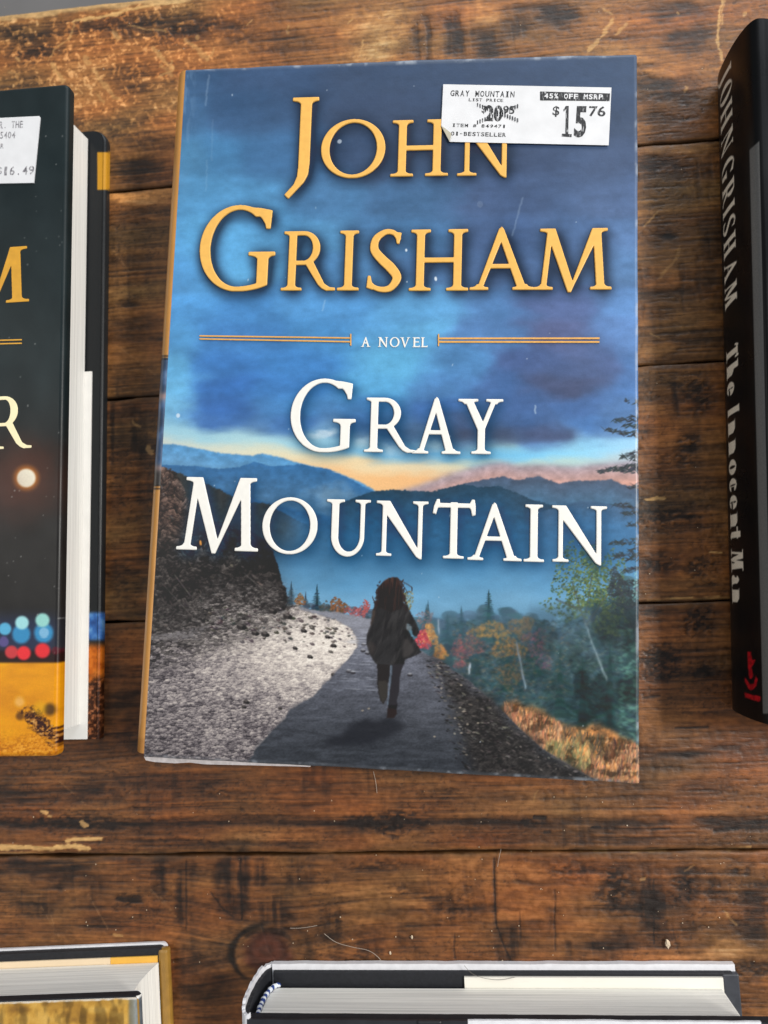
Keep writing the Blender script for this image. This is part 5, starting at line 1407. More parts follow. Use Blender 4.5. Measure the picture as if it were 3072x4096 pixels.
B.put(.62 * sm(230, 30, d + 60 * (fbm(B.PX / 60, B.PY / 60, 503, 3) - .5)), (92, 52, 40)); B.put(.9 * sm(66, 28, d), (214, 130, 50)); B.put(sm(43, 31, d), (255, 250, 226))
B.put(.35 * sm(330, 0, np.hypot((B.PX + 40) / 1.0, (B.PY - 1960) / .7)), (80, 46, 40))
def disc(x, y, r, col, a=1.0, soft=.18): B.put(a * sm(r * (1 + soft), r * (1 - soft), np.hypot(B.PX - x, B.PY - y)), col)
B.put(.5 * sm(120, 30, np.abs(B.PY - 2540)) * sm(260, 190, B.PX), (50, 66, 110))
B.put(.9 * sm(34, 14, np.abs(B.PY - 2625)), (46, 26, 30))
for x, y, r, col, a in ((85, 2535, 36, (64, 160, 214), .8), (175, 2530, 38, (64, 160, 214), .8), (20, 2515, 25, (96, 186, 226), .9), (88, 2490, 27, (160, 216, 220), 1), (170, 2480, 28, (150, 208, 200), 1), (176, 2530, 20, (190, 220, 240), .5), (15, 2565, 20, (120, 100, 170), .6),
                        (46, 2606, 26, (206, 66, 70), .95), (95, 2610, 28, (228, 56, 62), 1), (170, 2600, 30, (224, 54, 60), 1), (222, 2600, 16, (110, 34, 44), .6)):
    disc(x, y, r, col, a, .25)
g_ = sm(2642, 2656, B.PY)
gl = ramp(fbm(B.PX / 120, B.PY / 50, 511, 4), [(0, (196, 122, 14)), (.5, (226, 150, 22)), (1, (240, 172, 44))])
B.c = B.c * (1 - g_[..., None]) + gl * g_[..., None]
g_ = (sm(2890, 2990, B.PY + 60 * (fbm(B.PX / 50, B.PY / 40, 513, 3) - .5)) * .8)
fine = ramp(fbm(B.PX / 8, B.PY / 6, 515, 3), [(0, (120, 62, 14)), (.5, (206, 128, 36)), (1, (246, 184, 90))])
B.c = B.c * (1 - g_[..., None]) + fine * g_[..., None]
d = seg_dist(B.PX, B.PY, (100, 2850), (235, 2960)) + 60 * (fbm(B.PX / 14, B.PY / 10, 517, 4) - .5)
peb = ramp(fbm(B.PX / 9, B.PY / 7, 519, 3), [(0, (26, 16, 12)), (.5, (70, 42, 24)), (.62, (160, 104, 50)), (1, (230, 180, 110))])
mm = sm(44, 14, d + 20 * sm(140, 90, B.PX))[..., None]
B.c = B.c * (1 - mm) + peb * mm
disc(200, 2835, 24, (62, 44, 22), .8, .5); disc(80, 2862, 16, (70, 44, 20), .7, .5); disc(120, 2850, 10, (80, 50, 22), .6, .5); disc(78, 2805, 20, (244, 200, 150), .5, .6); disc(160, 2830, 26, (220, 180, 60), .4, .6)
for i in range(46):
    px, py = random.uniform(0, 255), random.uniform(380, 2640)
    disc(px, py, random.uniform(2.2, 3.8), (150, 150, 148), random.uniform(.2, .6), .5)
# worn paler stripe beside the fore edge
albL = art_albedo(B.c, .9, .010)
rr = .0016; sx, sz = roll(5, rr)
XE = np.concatenate([xs[:-8], np.linspace(xs[-8], -rr, 8), -rr + sx, [0.0]]); ZE = np.concatenate([np.zeros(len(xs)), sz, [-.0040]])
YE = np.concatenate([[0], (rr - sx)[::-1], np.linspace(rr, LH - rr, len(ys)), LH - rr + sx, [LH]]); ZF = np.concatenate([[-.0036], sz[::-1], np.zeros(len(ys)), sz, [-.0036]])
Xg, Yg = np.meshgrid(XE, YE)
# rounded corners
cr_ = .0020
ty = np.clip((np.abs(Yg - LH / 2) - (LH / 2 - cr_)) / cr_, 0, 1); Xg = Xg - (1 - np.sqrt(np.clip(1 - ty ** 2, 0, 1))) * cr_ * np.clip((Xg + .02) / .02, 0, 1)
Zg = np.maximum(LZ + ZE[None] + ZF[:, None], LZ - .0042)
ci = np.clip(np.searchsorted(xs, XE), 0, len(xs) - 1); cj = np.clip(np.searchsorted(ys, YE), 0, len(ys) - 1)
grid_mesh('front_cover', Xg, Yg, Zg, albL[cj][:, ci], GLOSSD, left)
box_obj('cover_board', -LWd, -.0028, .0024, LH - .0024, LZ - .0040, LZ - .0008, BLACK, left)

def Lp(px, py, z):
    x, y = P(px, py, z); d = np.array([x - b0[0], y - b0[1]])
    return float(d @ uL), float(d @ vL)
pt = Lp(342, 547, .006); pb = Lp(312, 2900, .006); bt = Lp(435, 522, .003); bb = Lp(393, 2955, .003); ft = Lp(370, 1485, .0042); fb = Lp(345, 2957, .0042)
px_ = (pt[0] + pb[0]) / 2
# block of leaves with a hollow fore edge
bm = bmesh.new()
prof = [(-.020, .0044), (px_, .0044), (px_ - .0006, .010), (px_ - .0012, .017), (px_ - .0006, .024), (px_, LZ - .0044), (-LWd + .004, LZ - .0044), (-LWd + .004, .0044)]
va = [bm.verts.new((x, pb[1], z)) for x, z in prof]; vb = [bm.verts.new((x, pt[1], z)) for x, z in prof]
bm.faces.new(va); bm.faces.new(vb[::-1])
for i in range(len(prof)): bm.faces.new((va[i], vb[i], vb[(i + 1) % len(prof)], va[(i + 1) % len(prof)]))
bmesh.ops.recalc_face_normals(bm, faces=bm.faces)
bm_obj('page_block', bm, PAGEW, left)
fx_ = (ft[0] + fb[0]) / 2
o2 = bm_obj('endpaper', (lambda b: (add_box(b, px_ - .03, fx_, fb[1], ft[1], .0036, .0043, .0001), b)[1])(bmesh.new()), WHITE, left)
# back of the jacket, seen beyond the leaves
bx_ = (bt[0] + bb[0]) / 2
xs2 = np.concatenate([np.linspace(-LWd, -.03, 12), np.linspace(-.029, bx_, 120)]); ys2 = np.linspace(bb[1], bt[1], 700)
rr = .0014; sx, sz = roll(5, rr)
XE = np.concatenate([xs2[:-6], np.linspace(xs2[-6], bx_ - rr, 6), bx_ - rr + sx, [bx_]]); ZE = np.concatenate([np.zeros(len(xs2)), sz, [-.0034]])
Xg, Yg = np.meshgrid(XE, ys2)
ty = np.clip((Yg - (bt[1] - .005)) / .005, 0, 1); Xg = Xg - (1 - np.sqrt(np.clip(1 - ty ** 2, 0, 1))) * .005 * np.clip((Xg + .02) / .02, 0, 1)
Zg = .0035 + np.broadcast_to(ZE[None], Xg.shape)
WX, WY = L2W(Xg, Yg); PX, PY = meas(WX, WY, Zg)
c = np.zeros(Xg.shape + (3,)); c[:] = np.array([40, 42, 44]) / 255.0
gm = (sm(606, 612, PY) * sm(762, 756, PY) * sm(388, 391, PX))[..., None]
c = c * (1 - gm) + gm * np.array([202, 146, 44]) / 255
bl = (sm(2440, 2460, PY) * sm(2570, 2550, PY))[..., None]
c = c * (1 - bl) + bl * ramp(fbm(PX / 24, PY / 30, 531, 3), [(0, (40, 60, 110)), (.5, (60, 110, 180)), (1, (130, 180, 220))])
og = sm(2560, 2600, PY)[..., None]
c = c * (1 - og) + og * ramp(fbm(PX / 20, PY / 24, 533, 3), [(0, (150, 70, 26)), (.5, (206, 110, 36)), (1, (230, 140, 60))])
rk = sm(2690, 2740, PY + 40 * (fbm(PX / 14, PY / 14, 535, 3) - .5))[..., None]
c = c * (1 - rk) + rk * ramp(fbm(PX / 10, PY / 9, 537, 3), [(0, (30, 20, 18)), (.5, (74, 44, 30)), (.7, (160, 96, 60)), (1, (210, 150, 110))])
grid_mesh('back_cover', Xg, Yg, Zg, art_albedo(c, .9, .006), GLOSSD, left)
box_obj('back_board', -LWd, bx_ - .002, bb[1] + .002, bt[1] - .005, .0002, .0031, BLACK, left)
spine_sheet(-LWd + .0005, .001, LH - .001, LZ - .0002, .004, 2.4, 60, 24, lambda a, b, c_: np.full(a.shape + (3,), .02), GLOSS, left)
def local_letters(name, ch, l, r, t, b, mat, parent, **k):
    x0, _ = Lp(l, (t + b) / 2, LZ); x1, _ = Lp(r, (t + b) / 2, LZ); _, y1 = Lp(r, t, LZ); _, y0 = Lp(r, b, LZ)
    return raised_letters(name, [(ch, x0, x1, y0, y1)], LZ, mat, parent, raise_=.0001, bevel=.0001, **k)
GOLD2 = plain('dark_gold_lettering', rgb(206, 150, 40), .38, .5, .08, 300)
IVORY = plain('ivory_lettering', rgb(240, 226, 182), .45, .5, .04, 300)
local_letters('author_lettering', 'M', -150, 119, 984, 1206, GOLD2, left, st=.17, hl=.10, ser=.13)
local_letters('title_lettering', 'R', -62, 128, 1580, 1791, IVORY, left, st=.15, hl=.07, ser=.12)
for y_ in (1357, 1371):
    bm = bmesh.new()
    q = [Lp(-300, y_ + 10, LZ), Lp(88, y_, LZ), Lp(88, y_ + 5, LZ), Lp(-300, y_ + 15, LZ)]
    va = [bm.verts.new((x, y, LZ - .0001)) for x, y in q]; vb = [bm.verts.new((x, y, LZ + .0002)) for x, y in q]
    bm.faces.new(vb[::-1]); bm.faces.new(va)
    for i in range(4): bm.faces.new((va[i], va[(i + 1) % 4], vb[(i + 1) % 4], vb[i]))
    bmesh.ops.recalc_face_normals(bm, faces=bm.faces)
    bm_obj('gold_rule', bm, GOLD2, left)
zs = LZ + .0005
q = [Lp(-420, 492, zs), Lp(157, 464, zs), Lp(161, 470, zs), Lp(135, 731, zs), Lp(-440, 742, zs)][::-1]
stL = prism('price_sticker', q, LZ + .0001, zs, ST, left)
stL['label'] = 'white price sticker cut off by the picture edge'
oL = Lp(0, 470, zs); eL = Lp(157, 464, zs); uxl = np.array(eL) - np.array(oL); uxl /= np.hypot(*uxl); uyl = np.array([-uxl[1], uxl[0]])
def locL(px, py):
    d = np.array(Lp(px, py, zs)) - np.array(oL); return float(d @ uxl), float(d @ uyl)
GREYINK = thermal_ink('faded_grey_ink', (.13, .12, .14), .44, .62)
bm = bmesh.new()
for s_, l, t, r, b in (('BAR, THE', -34, 488, 93, 511), ('5404', 0, 528, 62, 553), ('R', 2, 575, 16, 594), ('$16.49', -14, 668, 138, 698)):
    mono_into(bm, s_, pbox(l, t, r, b, locL), oL, uxl, uyl, zs + .00006, .012)
for f_ in bm.faces:
    if f_.normal.z < 0: f_.normal_flip()
bm_obj('sticker_print', bm, GREYINK, stL)

# ================================================================== the black book at the right, spine towards the middle
RZ = .034
e0, e1 = P(2972, 2862, .016), P(2897, 240, .014)
vR, uR = frame(e0, e1); RH = math.hypot(e1[0] - e0[0], e1[1] - e0[1])
right = empty('hardcover_book', (e0[0], e0[1], 0), math.atan2(uR[1], uR[0]))
tag(right, 'glossy black hardcover book with white lettering and a red emblem on its spine', 'book', 'hardcover books laid out on the table')
def R2W(X, Y): return e0[0] + uR[0] * X + vR[0] * Y, e0[1] + uR[1] * X + vR[1] * Y
BUL = .0042; RW = .158
XJ = BUL
def stripe(PX, PY):  # glossy reflection along the hinge, painted as a grey stripe
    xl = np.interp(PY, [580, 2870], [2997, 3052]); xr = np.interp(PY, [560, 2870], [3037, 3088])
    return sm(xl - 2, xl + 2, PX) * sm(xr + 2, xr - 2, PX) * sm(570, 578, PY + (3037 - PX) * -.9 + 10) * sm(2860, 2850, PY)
def paint_right(Xg, Yg, Zg):
    WX, WY = R2W(Xg, Yg); PX, PY = meas(WX, WY, Zg)
    c = np.zeros(Xg.shape + (3,)); c[:] = np.array([9, 10, 12]) / 255.0
    m = np.zeros(Xg.shape)
    s_ = RH - Yg                                   # reading runs from the head to the foot
    def sy(py, z=.014): # distance from the head of a measured height at the spine
        x, y = P(np.interp(py, [240, 2862], [2925, 3000]), py, z); return RH - ((x - e0[0]) * vR[0] + (y - e0[1]) * vR[1])
    zb_, zt_ = .0082, .0198
    row = [('J', 268, 324), ('O', 338, 408), ('H', 422, 502), ('N', 530, 604), ('G', 640, 712), ('R', 732, 806), ('I', 821, 853), ('S', 872, 926), ('H', 944, 1018), ('A', 1038, 1116), ('M', 1130, 1224)]
    paint_letters(m, s_, Zg, [(ch, sy(a), sy(b), zb_, zt_) for ch, a, b in row], st=.16, hl=.055, ser=.06)
    row = [('T', 1384, 1440), ('h', 1448, 1508), ('e', 1522, 1576), ('I', 1626, 1658), ('n', 1676, 1738), ('n', 1754, 1818), ('o', 1834, 1896), ('c', 1910, 1966), ('e', 1978, 2036), ('n', 2048, 2112), ('t', 2112, 2156), ('M', 2192, 2290), ('a', 2300, 2348), ('n', 2352, 2418)]
    paint_letters(m, s_, Zg, [(ch, sy(a), sy(b), .0082, .0192) for ch, a, b in row], st=.20, hl=.07, ser=.09)
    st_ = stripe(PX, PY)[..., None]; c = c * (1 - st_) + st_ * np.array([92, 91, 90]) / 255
    m = m[..., None]
    c = c * (1 - m) + m * np.array([206, 198, 184]) / 255
    em = np.zeros(Xg.shape, bool)
    for poly_ in ([(2984, 2600), (3002, 2600), (3008, 2636), (3026, 2632), (3014, 2655), (3004, 2668), (3012, 2700), (3006, 2716), (2994, 2716), (2988, 2670)],
                  [(2972, 2705), (2984, 2722), (2996, 2738), (3014, 2738), (3026, 2700), (3034, 2722), (3028, 2746), (3010, 2764), (2996, 2766), (2982, 2746), (2972, 2724)],
                  [(2972, 2772), (3010, 2784), (3048, 2790), (3044, 2814), (3010, 2806), (2972, 2794)]):
        em |= inpoly((PX - 3005) / .84 + 3003 + 4 * (fbm(PX / 8, PY / 8, 601, 2) - .5), (PY - 2705) / .94 + 2705, poly_)
    em = blur(em.astype(float), .6)[..., None]
    c = c * (1 - em) + em * np.array([142, 15, 24]) / 255 * (.75 + .5 * fbm(PX / 7, PY / 12, 603, 2))[..., None]
    return np.clip(lin(c), .003, .9)
RGL = printed('black_gloss_jacket', .30, .13, .03, .12, .0)
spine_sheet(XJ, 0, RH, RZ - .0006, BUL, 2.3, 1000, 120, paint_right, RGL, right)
# front cover with the pressed joint beside the spine
xs = np.concatenate([np.linspace(XJ, .022, 90), np.linspace(.023, RW, 30)]); ys = np.linspace(0, RH, 700)
Xg, Yg = np.meshgrid(xs, ys)
Zg = RZ - .0006 + .0014 * sm(.006, .012, Xg) - .0008 * np.exp(-((Xg - .0085) / .0018) ** 2)
WX, WY = R2W(Xg, Yg); PX, PY = meas(WX, WY, Zg)
c = np.zeros(Xg.shape + (3,)); c[:] = np.array([17, 18, 21]) / 255.0
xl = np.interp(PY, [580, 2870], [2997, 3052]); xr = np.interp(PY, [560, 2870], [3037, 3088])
st_ = sm(xl - 2, xl + 2, PX) * sm(xr + 2, xr - 2, PX) * sm(570, 578, PY + (3037 - PX) * -.9 + 10) * sm(2860, 2850, PY)  # the hinge reflection continued in the cover's colour
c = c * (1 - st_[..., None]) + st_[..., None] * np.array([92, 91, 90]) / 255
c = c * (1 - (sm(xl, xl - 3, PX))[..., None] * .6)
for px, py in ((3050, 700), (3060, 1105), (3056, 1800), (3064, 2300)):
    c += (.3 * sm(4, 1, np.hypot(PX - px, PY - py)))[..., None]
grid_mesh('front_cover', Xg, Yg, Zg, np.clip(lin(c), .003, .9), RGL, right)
box_obj('page_block', XJ + .003, RW - .005, .004, RH - .004, .0036, RZ - .0045, PAGEW, right)
box_obj('cover_board', XJ + .004, RW, .0004, RH - .0004, RZ - .0042, RZ - .0014, BLACK, right, .0002)
box_obj('back_cover', XJ, RW, 0, RH, .0002, .0035, BLACK, right, .0005)
box_obj('jacket_fold', XJ + .0002, RW, -.0005, -.0001, .004, .0046, JEDGE, right, .0001)
# hollow of the spine, closed at head and foot
HOL = plain('dark_spine_lining', (.006, .006, .008), .9, .1)
def hollow(name, x_h, y0, y1, T, bulge, pw, mat, parent, zb=.0004, k=.985):
    a_ = np.linspace(0, math.pi, 40); cz = (T + zb) / 2; hz = (T - zb) / 2 * k; cs, sn = np.cos(a_), np.sin(a_)
    pr = [(x_h - bulge * k * abs(s) ** (2 / pw), cz + hz * math.copysign(abs(c_) ** (2 / pw), c_)) for c_, s in zip(cs, sn)]
    pr += [(x_h + .002, pr[-1][1]), (x_h + .002, pr[0][1])]
    bm = bmesh.new()
    va = [bm.verts.new((x, y0, z)) for x, z in pr]; vb = [bm.verts.new((x, y1, z)) for x, z in pr]
    bm.faces.new(va); bm.faces.new(vb[::-1])
    for i in range(len(pr)): bm.faces.new((va[i], vb[i], vb[(i + 1) % len(pr)], va[(i + 1) % len(pr)]))
    bmesh.ops.recalc_face_normals(bm, faces=bm.faces)
    return bm_obj(name, bm, mat, parent)
hollow('spine_lining', XJ, .0012, RH - .0012, RZ - .0006, BUL, 2.3, HOL, right)
hollow('spine_lining', X0, Y0 + .003, Y1 - .003, THICK - .0004, .0066, 2.0, WHITE, book)

# ================================================================== the gold book at the lower left, head edge towards the middle
GZ = .033
g1 = P(675, 3769, .002); g0 = P(0, 3789, .002)
uG = np.array(g1) - np.array(g0); uG /= np.hypot(*uG)
aG = math.atan2(uG[1], uG[0]) + .012; uG = np.array([math.cos(aG), math.sin(aG)]); vG = np.array([-uG[1], uG[0]])
gold = empty('hardcover_book', (g1[0], g1[1], 0), aG)
tag(gold, 'gold jacketed hardcover book with black board edges showing the top of its pages', 'book', 'hardcover books laid out on the table')
GW, GH = .155, .232
def G2W(X, Y): return g1[0] + uG[0] * X + vG[0] * Y, g1[1] + uG[1] * X + vG[1] * Y
def Gp(px, py, z):
    x, y = P(px, py, z); d = np.array([x - g1[0], y - g1[1]]); return float(d @ uG), float(d @ vG)
def rounded_slab(name, x0, x1, y0, y1, z0, z1, cr, mat, parent, n=6):
    """slab with rounded head corner at the fore edge"""
    pts = [(x0, y0), (x1, y0)]
    for i in range(n + 1):
        a_ = i / n * math.pi / 2
        pts.append((x1 - cr + cr * math.cos(a_), y1 - cr + cr * math.sin(a_)))
    pts.append((x0, y1))
    return prism(name, pts, z0, z1, mat, parent)
OLIVE = plain('brassy_jacket', rgb(150, 112, 46), .36, .6, .30, 110, .05)
GOLDF = plain('gold_flap', rgb(232, 178, 76), .5, .4, .10, 60)
FLAPC = plain('cream_flap', rgb(226, 204, 172), .6, .3, .05, 40)
# back: jacket sheet, black board, inner flap
rounded_slab('back_jacket', -GW, -.0010, -GH, -.0003, .0002, .0012, .0020, JEDGE, gold)
rounded_slab('back_board', -GW, -.0016, -GH, -.0010, .0012, .0036, .0020, BLACK, gold)
ge = Gp(629, 3800, .004)[0]; gs = Gp(441, 3830, .004)[0]; fy = -.0036
box_obj('back_flap', ge, .0004, -GH, -.0014, .0006, .0041, OLIVE, gold, .0012)
# olive face of the jacket folded round the fore edge
box_obj('endpaper', -GW, gs, -GH + .004, fy, .0034, .0042, FLAPC, gold, .0001)
box_obj('endpaper', gs + .0001, ge - .0001, -GH + .004, fy, .0034, .0042, GOLDF, gold, .0001)['label'] = 'deep yellow part of the folded flap'
pg = Gp(629, 3851, .0045); 
bm = bmesh.new()
x1_ = pg[0] + .0004; y1_ = pg[1]
prof = [(x1_, .0044), (x1_ - .0010, .010), (x1_ - .0016, .017), (x1_ - .0010, .024), (x1_, GZ - .0042), (-GW + .003, GZ - .0042), (-GW + .003, .0044)]
va = [bm.verts.new((x, -GH + .004, z)) for x, z in prof]; vb = [bm.verts.new((x, y1_, z)) for x, z in prof]
bm.faces.new(va); bm.faces.new(vb[::-1])
for i in range(len(prof)): bm.faces.new((va[i], vb[i], vb[(i + 1) % len(prof)], va[(i + 1) % len(prof)]))
bmesh.ops.recalc_face_normals(bm, faces=bm.faces)
bm_obj('page_block', bm, PAGE, gold)
# front: the board's black head edge between two paper layers, gold art above
fc = Gp(566, 3972, GZ - .002)
fx0, fy0 = fc[0], fc[1]
rounded_slab('front_flap', -GW, fx0 - .0008, -GH, fy0 - .0002, GZ - .0042, GZ - .0034, .0016, WHITE, gold)
rounded_slab('front_board', -GW, fx0 - .0006, -GH, fy0, GZ - .0034, GZ - .0006, .0016, BLACK, gold)
xs = np.linspace(-.12, fx0, 300); ys = np.linspace(fy0 - .03, fy0 - .0002, 90)
Xg, Yg = np.meshgrid(xs, ys)
WX, WY = G2W(Xg, Yg); PX, PY = meas(WX, WY, GZ)
c = ramp(fbm(PX / 46, PY / 40, 701, 4), [(0, (130, 92, 40)), (.4, (176, 130, 52)), (.6, (204, 156, 68)), (1, (222, 180, 96))])
c *= (1 - .30 * sm(.45, .7, fbm(PX / 30, PY / 80, 707, 3)))[..., None]
sil = sm(505, 520, PX)[..., None]
c = c * (1 - sil) + sil * ramp(sm(515, 566, PX) * .8 + .2 * fbm(PX / 20, PY / 30, 703, 3), [(0, (120, 110, 84)), (.5, (150, 154, 152)), (.8, (84, 90, 96)), (1, (60, 66, 74))])
wht = (sm(.0010, .0004, fy0 - .0002 - Yg + .0008 * (fbm(Xg * 500, Yg * 500, 705, 3) - .5)))[..., None]
c = c * (1 - wht) + wht * np.array([214, 210, 204]) / 255
rr = .0014
Zg = GZ - .0004 - np.where(Xg > fx0 - rr, rr - np.sqrt(np.clip(rr ** 2 - (Xg - fx0 + rr) ** 2, 0, None)), 0) - np.where(Yg > fy0 - .0002 - .0006, .0004 * ((Yg - fy0 + .0008) / .0006), 0)
grid_mesh('front_cover', Xg, Yg, Zg, art_albedo(c, .95, .004), GLOSS, gold)
rounded_slab('front_jacket', -GW, fx0 - .0003, -GH, fy0 - .0006, GZ - .0006, GZ - .0006 + .0001, .0012, OLIVE, gold)

# ================================================================== the black and white book at the lower right
KZ = .033
k0 = P(1080, 3866, .002); k1 = P(2945, 3868, .002)
uK = np.array(k1) - np.array(k0); KW = float(np.hypot(*uK)); uK /= KW; vK = np.array([-uK[1], uK[0]])
aK = math.atan2(uK[1], uK[0])
ink = empty('hardcover_book', (k0[0], k0[1], 0), aK)
tag(ink, 'hardcover book with a blue and white headband and white jacket edges', 'book', 'hardcover books laid out on the table')
KH = .235
def Kp(px, py, z):
    x, y = P(px, py, z); d = np.array([x - k0[0], y - k0[1]]); return float(d @ uK), float(d @ vK)
def wavy_slab(name, x0, x1, y0, y1, z0, z1, amp, mat, parent, seed, n=160):
    """paper sheet whose head edge is crumpled"""
    xx = np.linspace(x0, x1, n); dy = amp * (fbm(xx * 160, xx * 0 + seed, seed, 4) - .5) * 2
    pts = [(x0, y0), (x1, y0)] + [(float(x), float(y1 + d_)) for x, d_ in list(zip(xx, dy))[::-1]]
    return prism(name, pts, z0, z1, mat, parent)
wavy_slab('back_jacket', .0009, KW - .0006, -KH, .0011, .0002, .0024, .00016, JEDGE, ink, 31)
box_obj('back_board', .0016, KW - .002, -KH, -.0008, .0024, .0040, BLACK, ink, .0003)
SLATE = plain('slate_flap', (.045, .048, .058), .5, .4, .2, 300, .1)
fr = Kp(2888, 3900, .004)[0]; wl = Kp(1856, 3900, .0045)[0]
box_obj('back_flap', fr, KW, -KH + .002, -.0012, .0016, .0042, SLATE, ink, .0006)
box_obj('endpaper', wl, fr, -KH + .004, -.0020, .0040, .0050, CREAM, ink, .0001)
pgk = Kp(1500, 3950, .005)[1]; pr_ = Kp(2890, 3960, .005)[0]
box_obj('page_block', .0010, pr_, -KH + .004, pgk, .0051, KZ - .0042, PAGE, ink, .0004)
# spine with rolled white jacket edge, black lining and headband
BK = .0046
def arc(x_h, bulge, zb, zt, pw, n=40):
    a_ = np.linspace(0, math.pi, n); cz = (zt + zb) / 2; hz = (zt - zb) / 2
    return [(x_h - bulge * abs(math.sin(t)) ** (2 / pw), cz + hz * math.copysign(abs(math.cos(t)) ** (2 / pw), math.cos(t))) for t in a_]
def shell(name, outer, inner, y0, y1, mat, parent, jag=0.0, seed=1):
    bm = bmesh.new(); n = len(outer)
    rows = []
    for prof_, y in ((outer, y0), (outer, y1), (inner, y1), (inner, y0)):
        rows.append([bm.verts.new((x, y + (jag * (float(vn(np.array(i * .9), np.array(seed), seed)) - .5) if y == y1 else 0), z)) for i, (x, z) in enumerate(prof_)])
    for a_ in range(4):
        A_, B_ = rows[a_], rows[(a_ + 1) % 4]
        for i in range(n - 1): bm.faces.new((A_[i], A_[i + 1], B_[i + 1], B_[i]))
    for i in (0, n - 1): bm.faces.new([rows[q][i] for q in range(4)])
    bmesh.ops.recalc_face_normals(bm, faces=bm.faces)
    return bm_obj(name, bm, mat, parent, smooth=False)
sh_o = arc(.0008, BK, .0003, KZ, 2.3); sh_i = arc(.0012, BK - .0006, .0014, KZ - .0010, 2.3); sh_j = arc(.0016, BK - .0016, .0022, KZ - .0020, 2.3)
shell('spine_jacket', sh_o, sh_i, -KH, .0010, JEDGE, ink, .0010, 5)
shell('spine_board', sh_i, sh_j, -KH, -.0006, BLACK, ink, .0004, 7)
bandm, t_, b_ = new_mat('headband_weave')
N_ = t_.nodes; tc_ = N_.new('ShaderNodeTexCoord'); wv = N_.new('ShaderNodeTexWave'); wv.inputs['Scale'].default_value = 120; wv.bands_direction = 'Z'; wv.inputs['Distortion'].default_value = 2.2; wv.inputs['Detail Scale'].default_value = 3
t_.links.new(tc_.outputs['Object'], wv.inputs['Vector'])
cr2 = N_.new('ShaderNodeValToRGB'); cr2.color_ramp.interpolation = 'CONSTANT'
cr2.color_ramp.elements[0].color = (.02, .05, .22, 1); cr2.color_ramp.elements[1].position = .56; cr2.color_ramp.elements[1].color = (.72, .76, .82, 1)
t_.links.new(wv.outputs['Fac'], cr2.inputs[0]); t_.links.new(cr2.outputs[0], b_.inputs['Base Color']); b_.inputs['Roughness'].default_value = .7
hb = bmesh.new(); hbp = arc(.0040, BK - .0012, .0056, KZ - .0050, 2.2, 26)
ring_ = []
for i, (x, z) in enumerate(hbp):
    r0 = .00085 * (1 + .22 * math.sin(i * 2.4))
    ring_.append([hb.verts.new((x + r0 * math.cos(q * math.pi / 4), pgk + .0010 + r0 * math.sin(q * math.pi / 4), z)) for q in range(8)])
for i in range(len(ring_) - 1):
    for q in range(8): hb.faces.new((ring_[i][q], ring_[i][(q + 1) % 8], ring_[i + 1][(q + 1) % 8], ring_[i + 1][q]))
hb.faces.new(ring_[0]); hb.faces.new(ring_[-1][::-1]); bmesh.ops.recalc_face_normals(hb, faces=hb.faces)
bm_obj('headband', hb, bandm, ink, True)
# front cover: black cloth, white jacket rim on its right half
fk = Kp(1500, 4081, KZ)[1]; wk = Kp(1870, 4080, KZ)[0]; fr2 = Kp(3045, 4085, KZ)[0]
BLK2 = plain('black_jacket', (.018, .019, .023), .40, .5, .3, 120, .1)
wavy_slab('front_board', .0006, KW + .001, -KH, fk - .0003, KZ - .0040, KZ - .0008, .00010, BLACK, ink, 41)
wavy_slab('front_cover', .0002, wk, -KH, fk, KZ - .0008, KZ, .00022, BLK2, ink, 43)
wavy_slab('front_jacket', wk + .0001, fr2, fk - .010, fk + .0001, KZ - .0009, KZ - .0001, .00022, JEDGE, ink, 47)
wavy_slab('front_cover', wk + .0001, fr2, -KH, fk - .0013, KZ - .0001, KZ + .0004, .00015, BLK2, ink, 49)
rid = Kp(1720, 4080, KZ)
box_obj('cover_fold', Kp(1672, 4075, KZ)[0], Kp(1765, 4075, KZ)[0], fk - .010, fk + .0003, KZ - .0001, KZ + .0009, BLK2, ink, .0004)

# ------------------------------------------------------------------ litter on the table
def hair(pts, z, r, mat, label):
    cu = bpy.data.curves.new('hair', 'CURVE'); cu.dimensions = '3D'; cu.bevel_depth = r; cu.bevel_resolution = 1
    sp = cu.splines.new('POLY'); pp = np.array(pts, float); n = 40
    sp.points.add(n - 1)
    for i, t in enumerate(np.linspace(0, len(pp) - 1.001, n)):
        k = int(t); f_ = t - k
        p0, p1, p2, p3 = pp[max(k - 1, 0)], pp[k], pp[min(k + 1, len(pp) - 1)], pp[min(k + 2, len(pp) - 1)]
        q = .5 * (2 * p1 + (p2 - p0) * f_ + (2 * p0 - 5 * p1 + 4 * p2 - p3) * f_ ** 2 + (3 * p1 - p0 - 3 * p2 + p3) * f_ ** 3)
        sp.points[i].co = (*P(q[0], q[1], z), z + r + .0002 * math.sin(math.pi * i / n), 1)
    tmp = bpy.data.objects.new('hair', cu); COL.objects.link(tmp); bpy.context.view_layer.update()
    me = bpy.data.meshes.new_from_object(tmp.evaluated_get(bpy.context.evaluated_depsgraph_get())); bpy.data.objects.remove(tmp)
    o = link('hair', me, mat)
    tag(o, label, 'hair', 'stray hairs on the table')
HAIR = plain('pale_hair', (.42, .36, .30), .4, .5)
hair([(1297, 3734), (1343, 3767), (1407, 3786), (1472, 3800), (1510, 3825), (1535, 3856)], .0003, .00008, HAIR, 'long curved pale hair on the wood above the book with the headband')
hair([(1160, 3712), (1210, 3710), (1269, 3701)], .0003, .00008, HAIR, 'short straight pale hair on the wood beside the dark knot')
hair([(2004, 3396), (1996, 3430), (1990, 3466)], .0003, .00009, HAIR, 'short upright pale hair crossing the lowest seam between planks')
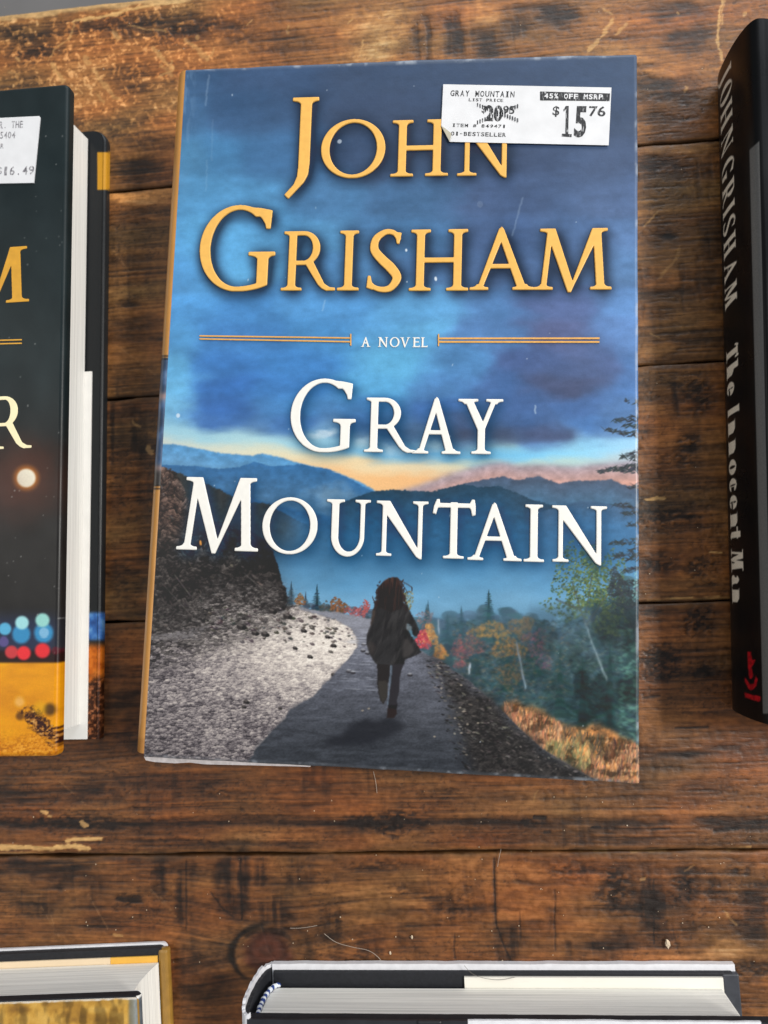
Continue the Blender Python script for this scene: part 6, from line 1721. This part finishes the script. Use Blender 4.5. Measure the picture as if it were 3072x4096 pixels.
hair([(1494, 3086), (1504, 3130), (1508, 3172)], .0003, .00009, HAIR, 'short upright pale hair on the wood below the foot of the blue novel')
hair([(1857, 3862), (1890, 3894), (1940, 3912), (2000, 3918), (2058, 3909)], .0052, .00007, plain('dark_hair', (.16, .14, .12), .5, .4), 'dark curved hair lying on the cream flap inside the back cover')
CR = plain('crumb', (.62, .50, .36), .8, .3, .2, 1500)
def crumb(px, py, r, label, seed):
    bm = bmesh.new(); bmesh.ops.create_icosphere(bm, subdivisions=2, radius=1.0)
    rs = random.Random(seed)
    for v in bm.verts:
        n_ = v.co.normalized(); f_ = 1 + .30 * math.sin(5 * n_.x + seed) * math.cos(4 * n_.y - seed) + rs.uniform(-.12, .12)
        v.co = Vector((n_.x * r * .75 * f_, n_.y * r * 1.25 * f_, n_.z * r * .6 * f_ + r * .5))
    o = bm_obj('crumb', bm, CR)
    x, y = P(px, py, 0); o.location = (x, y, .0001); o.rotation_euler = (0, 0, .2)
    tag(o, label, 'crumb', 'crumbs on the table')
crumb(2670, 3772, .0011, 'largest pale crumb on the wood above the right part of the white edged book', 3)
crumb(1648, 3746, .0005, 'small pale crumb on the wood right of the long hair', 5)
crumb(1561, 3809, .0005, 'tiny pale crumb on the wood at the end of the long hair', 8)
bm = bmesh.new(); rs = random.Random(4)
for i in range(210):
    px = rs.uniform(10, 3060); py = rs.choice([rs.uniform(3150, 3850), rs.uniform(3150, 3850), rs.uniform(20, 700), rs.uniform(700, 3000)])
    if py < 3000 and 440 < px < 2560 and py > 240: continue
    if px < 440 and 300 < py < 3080: continue
    if px > 2860 and 40 < py < 2950: continue
    x, y = P(px, py, 0); r = rs.uniform(.00008, .00026)
    q = bmesh.ops.create_icosphere(bm, subdivisions=1, radius=r)
    for v in q['verts']: v.co = Vector((x + v.co.x * rs.uniform(.6, 1.3), y + v.co.y * rs.uniform(.6, 1.4), .00015 + v.co.z * .6))
tag(bm_obj('dust', bm, plain('dust_flecks', (.62, .50, .36), .8, .2)), 'pale specks of dust scattered over the wood', 'dust', kind='stuff')
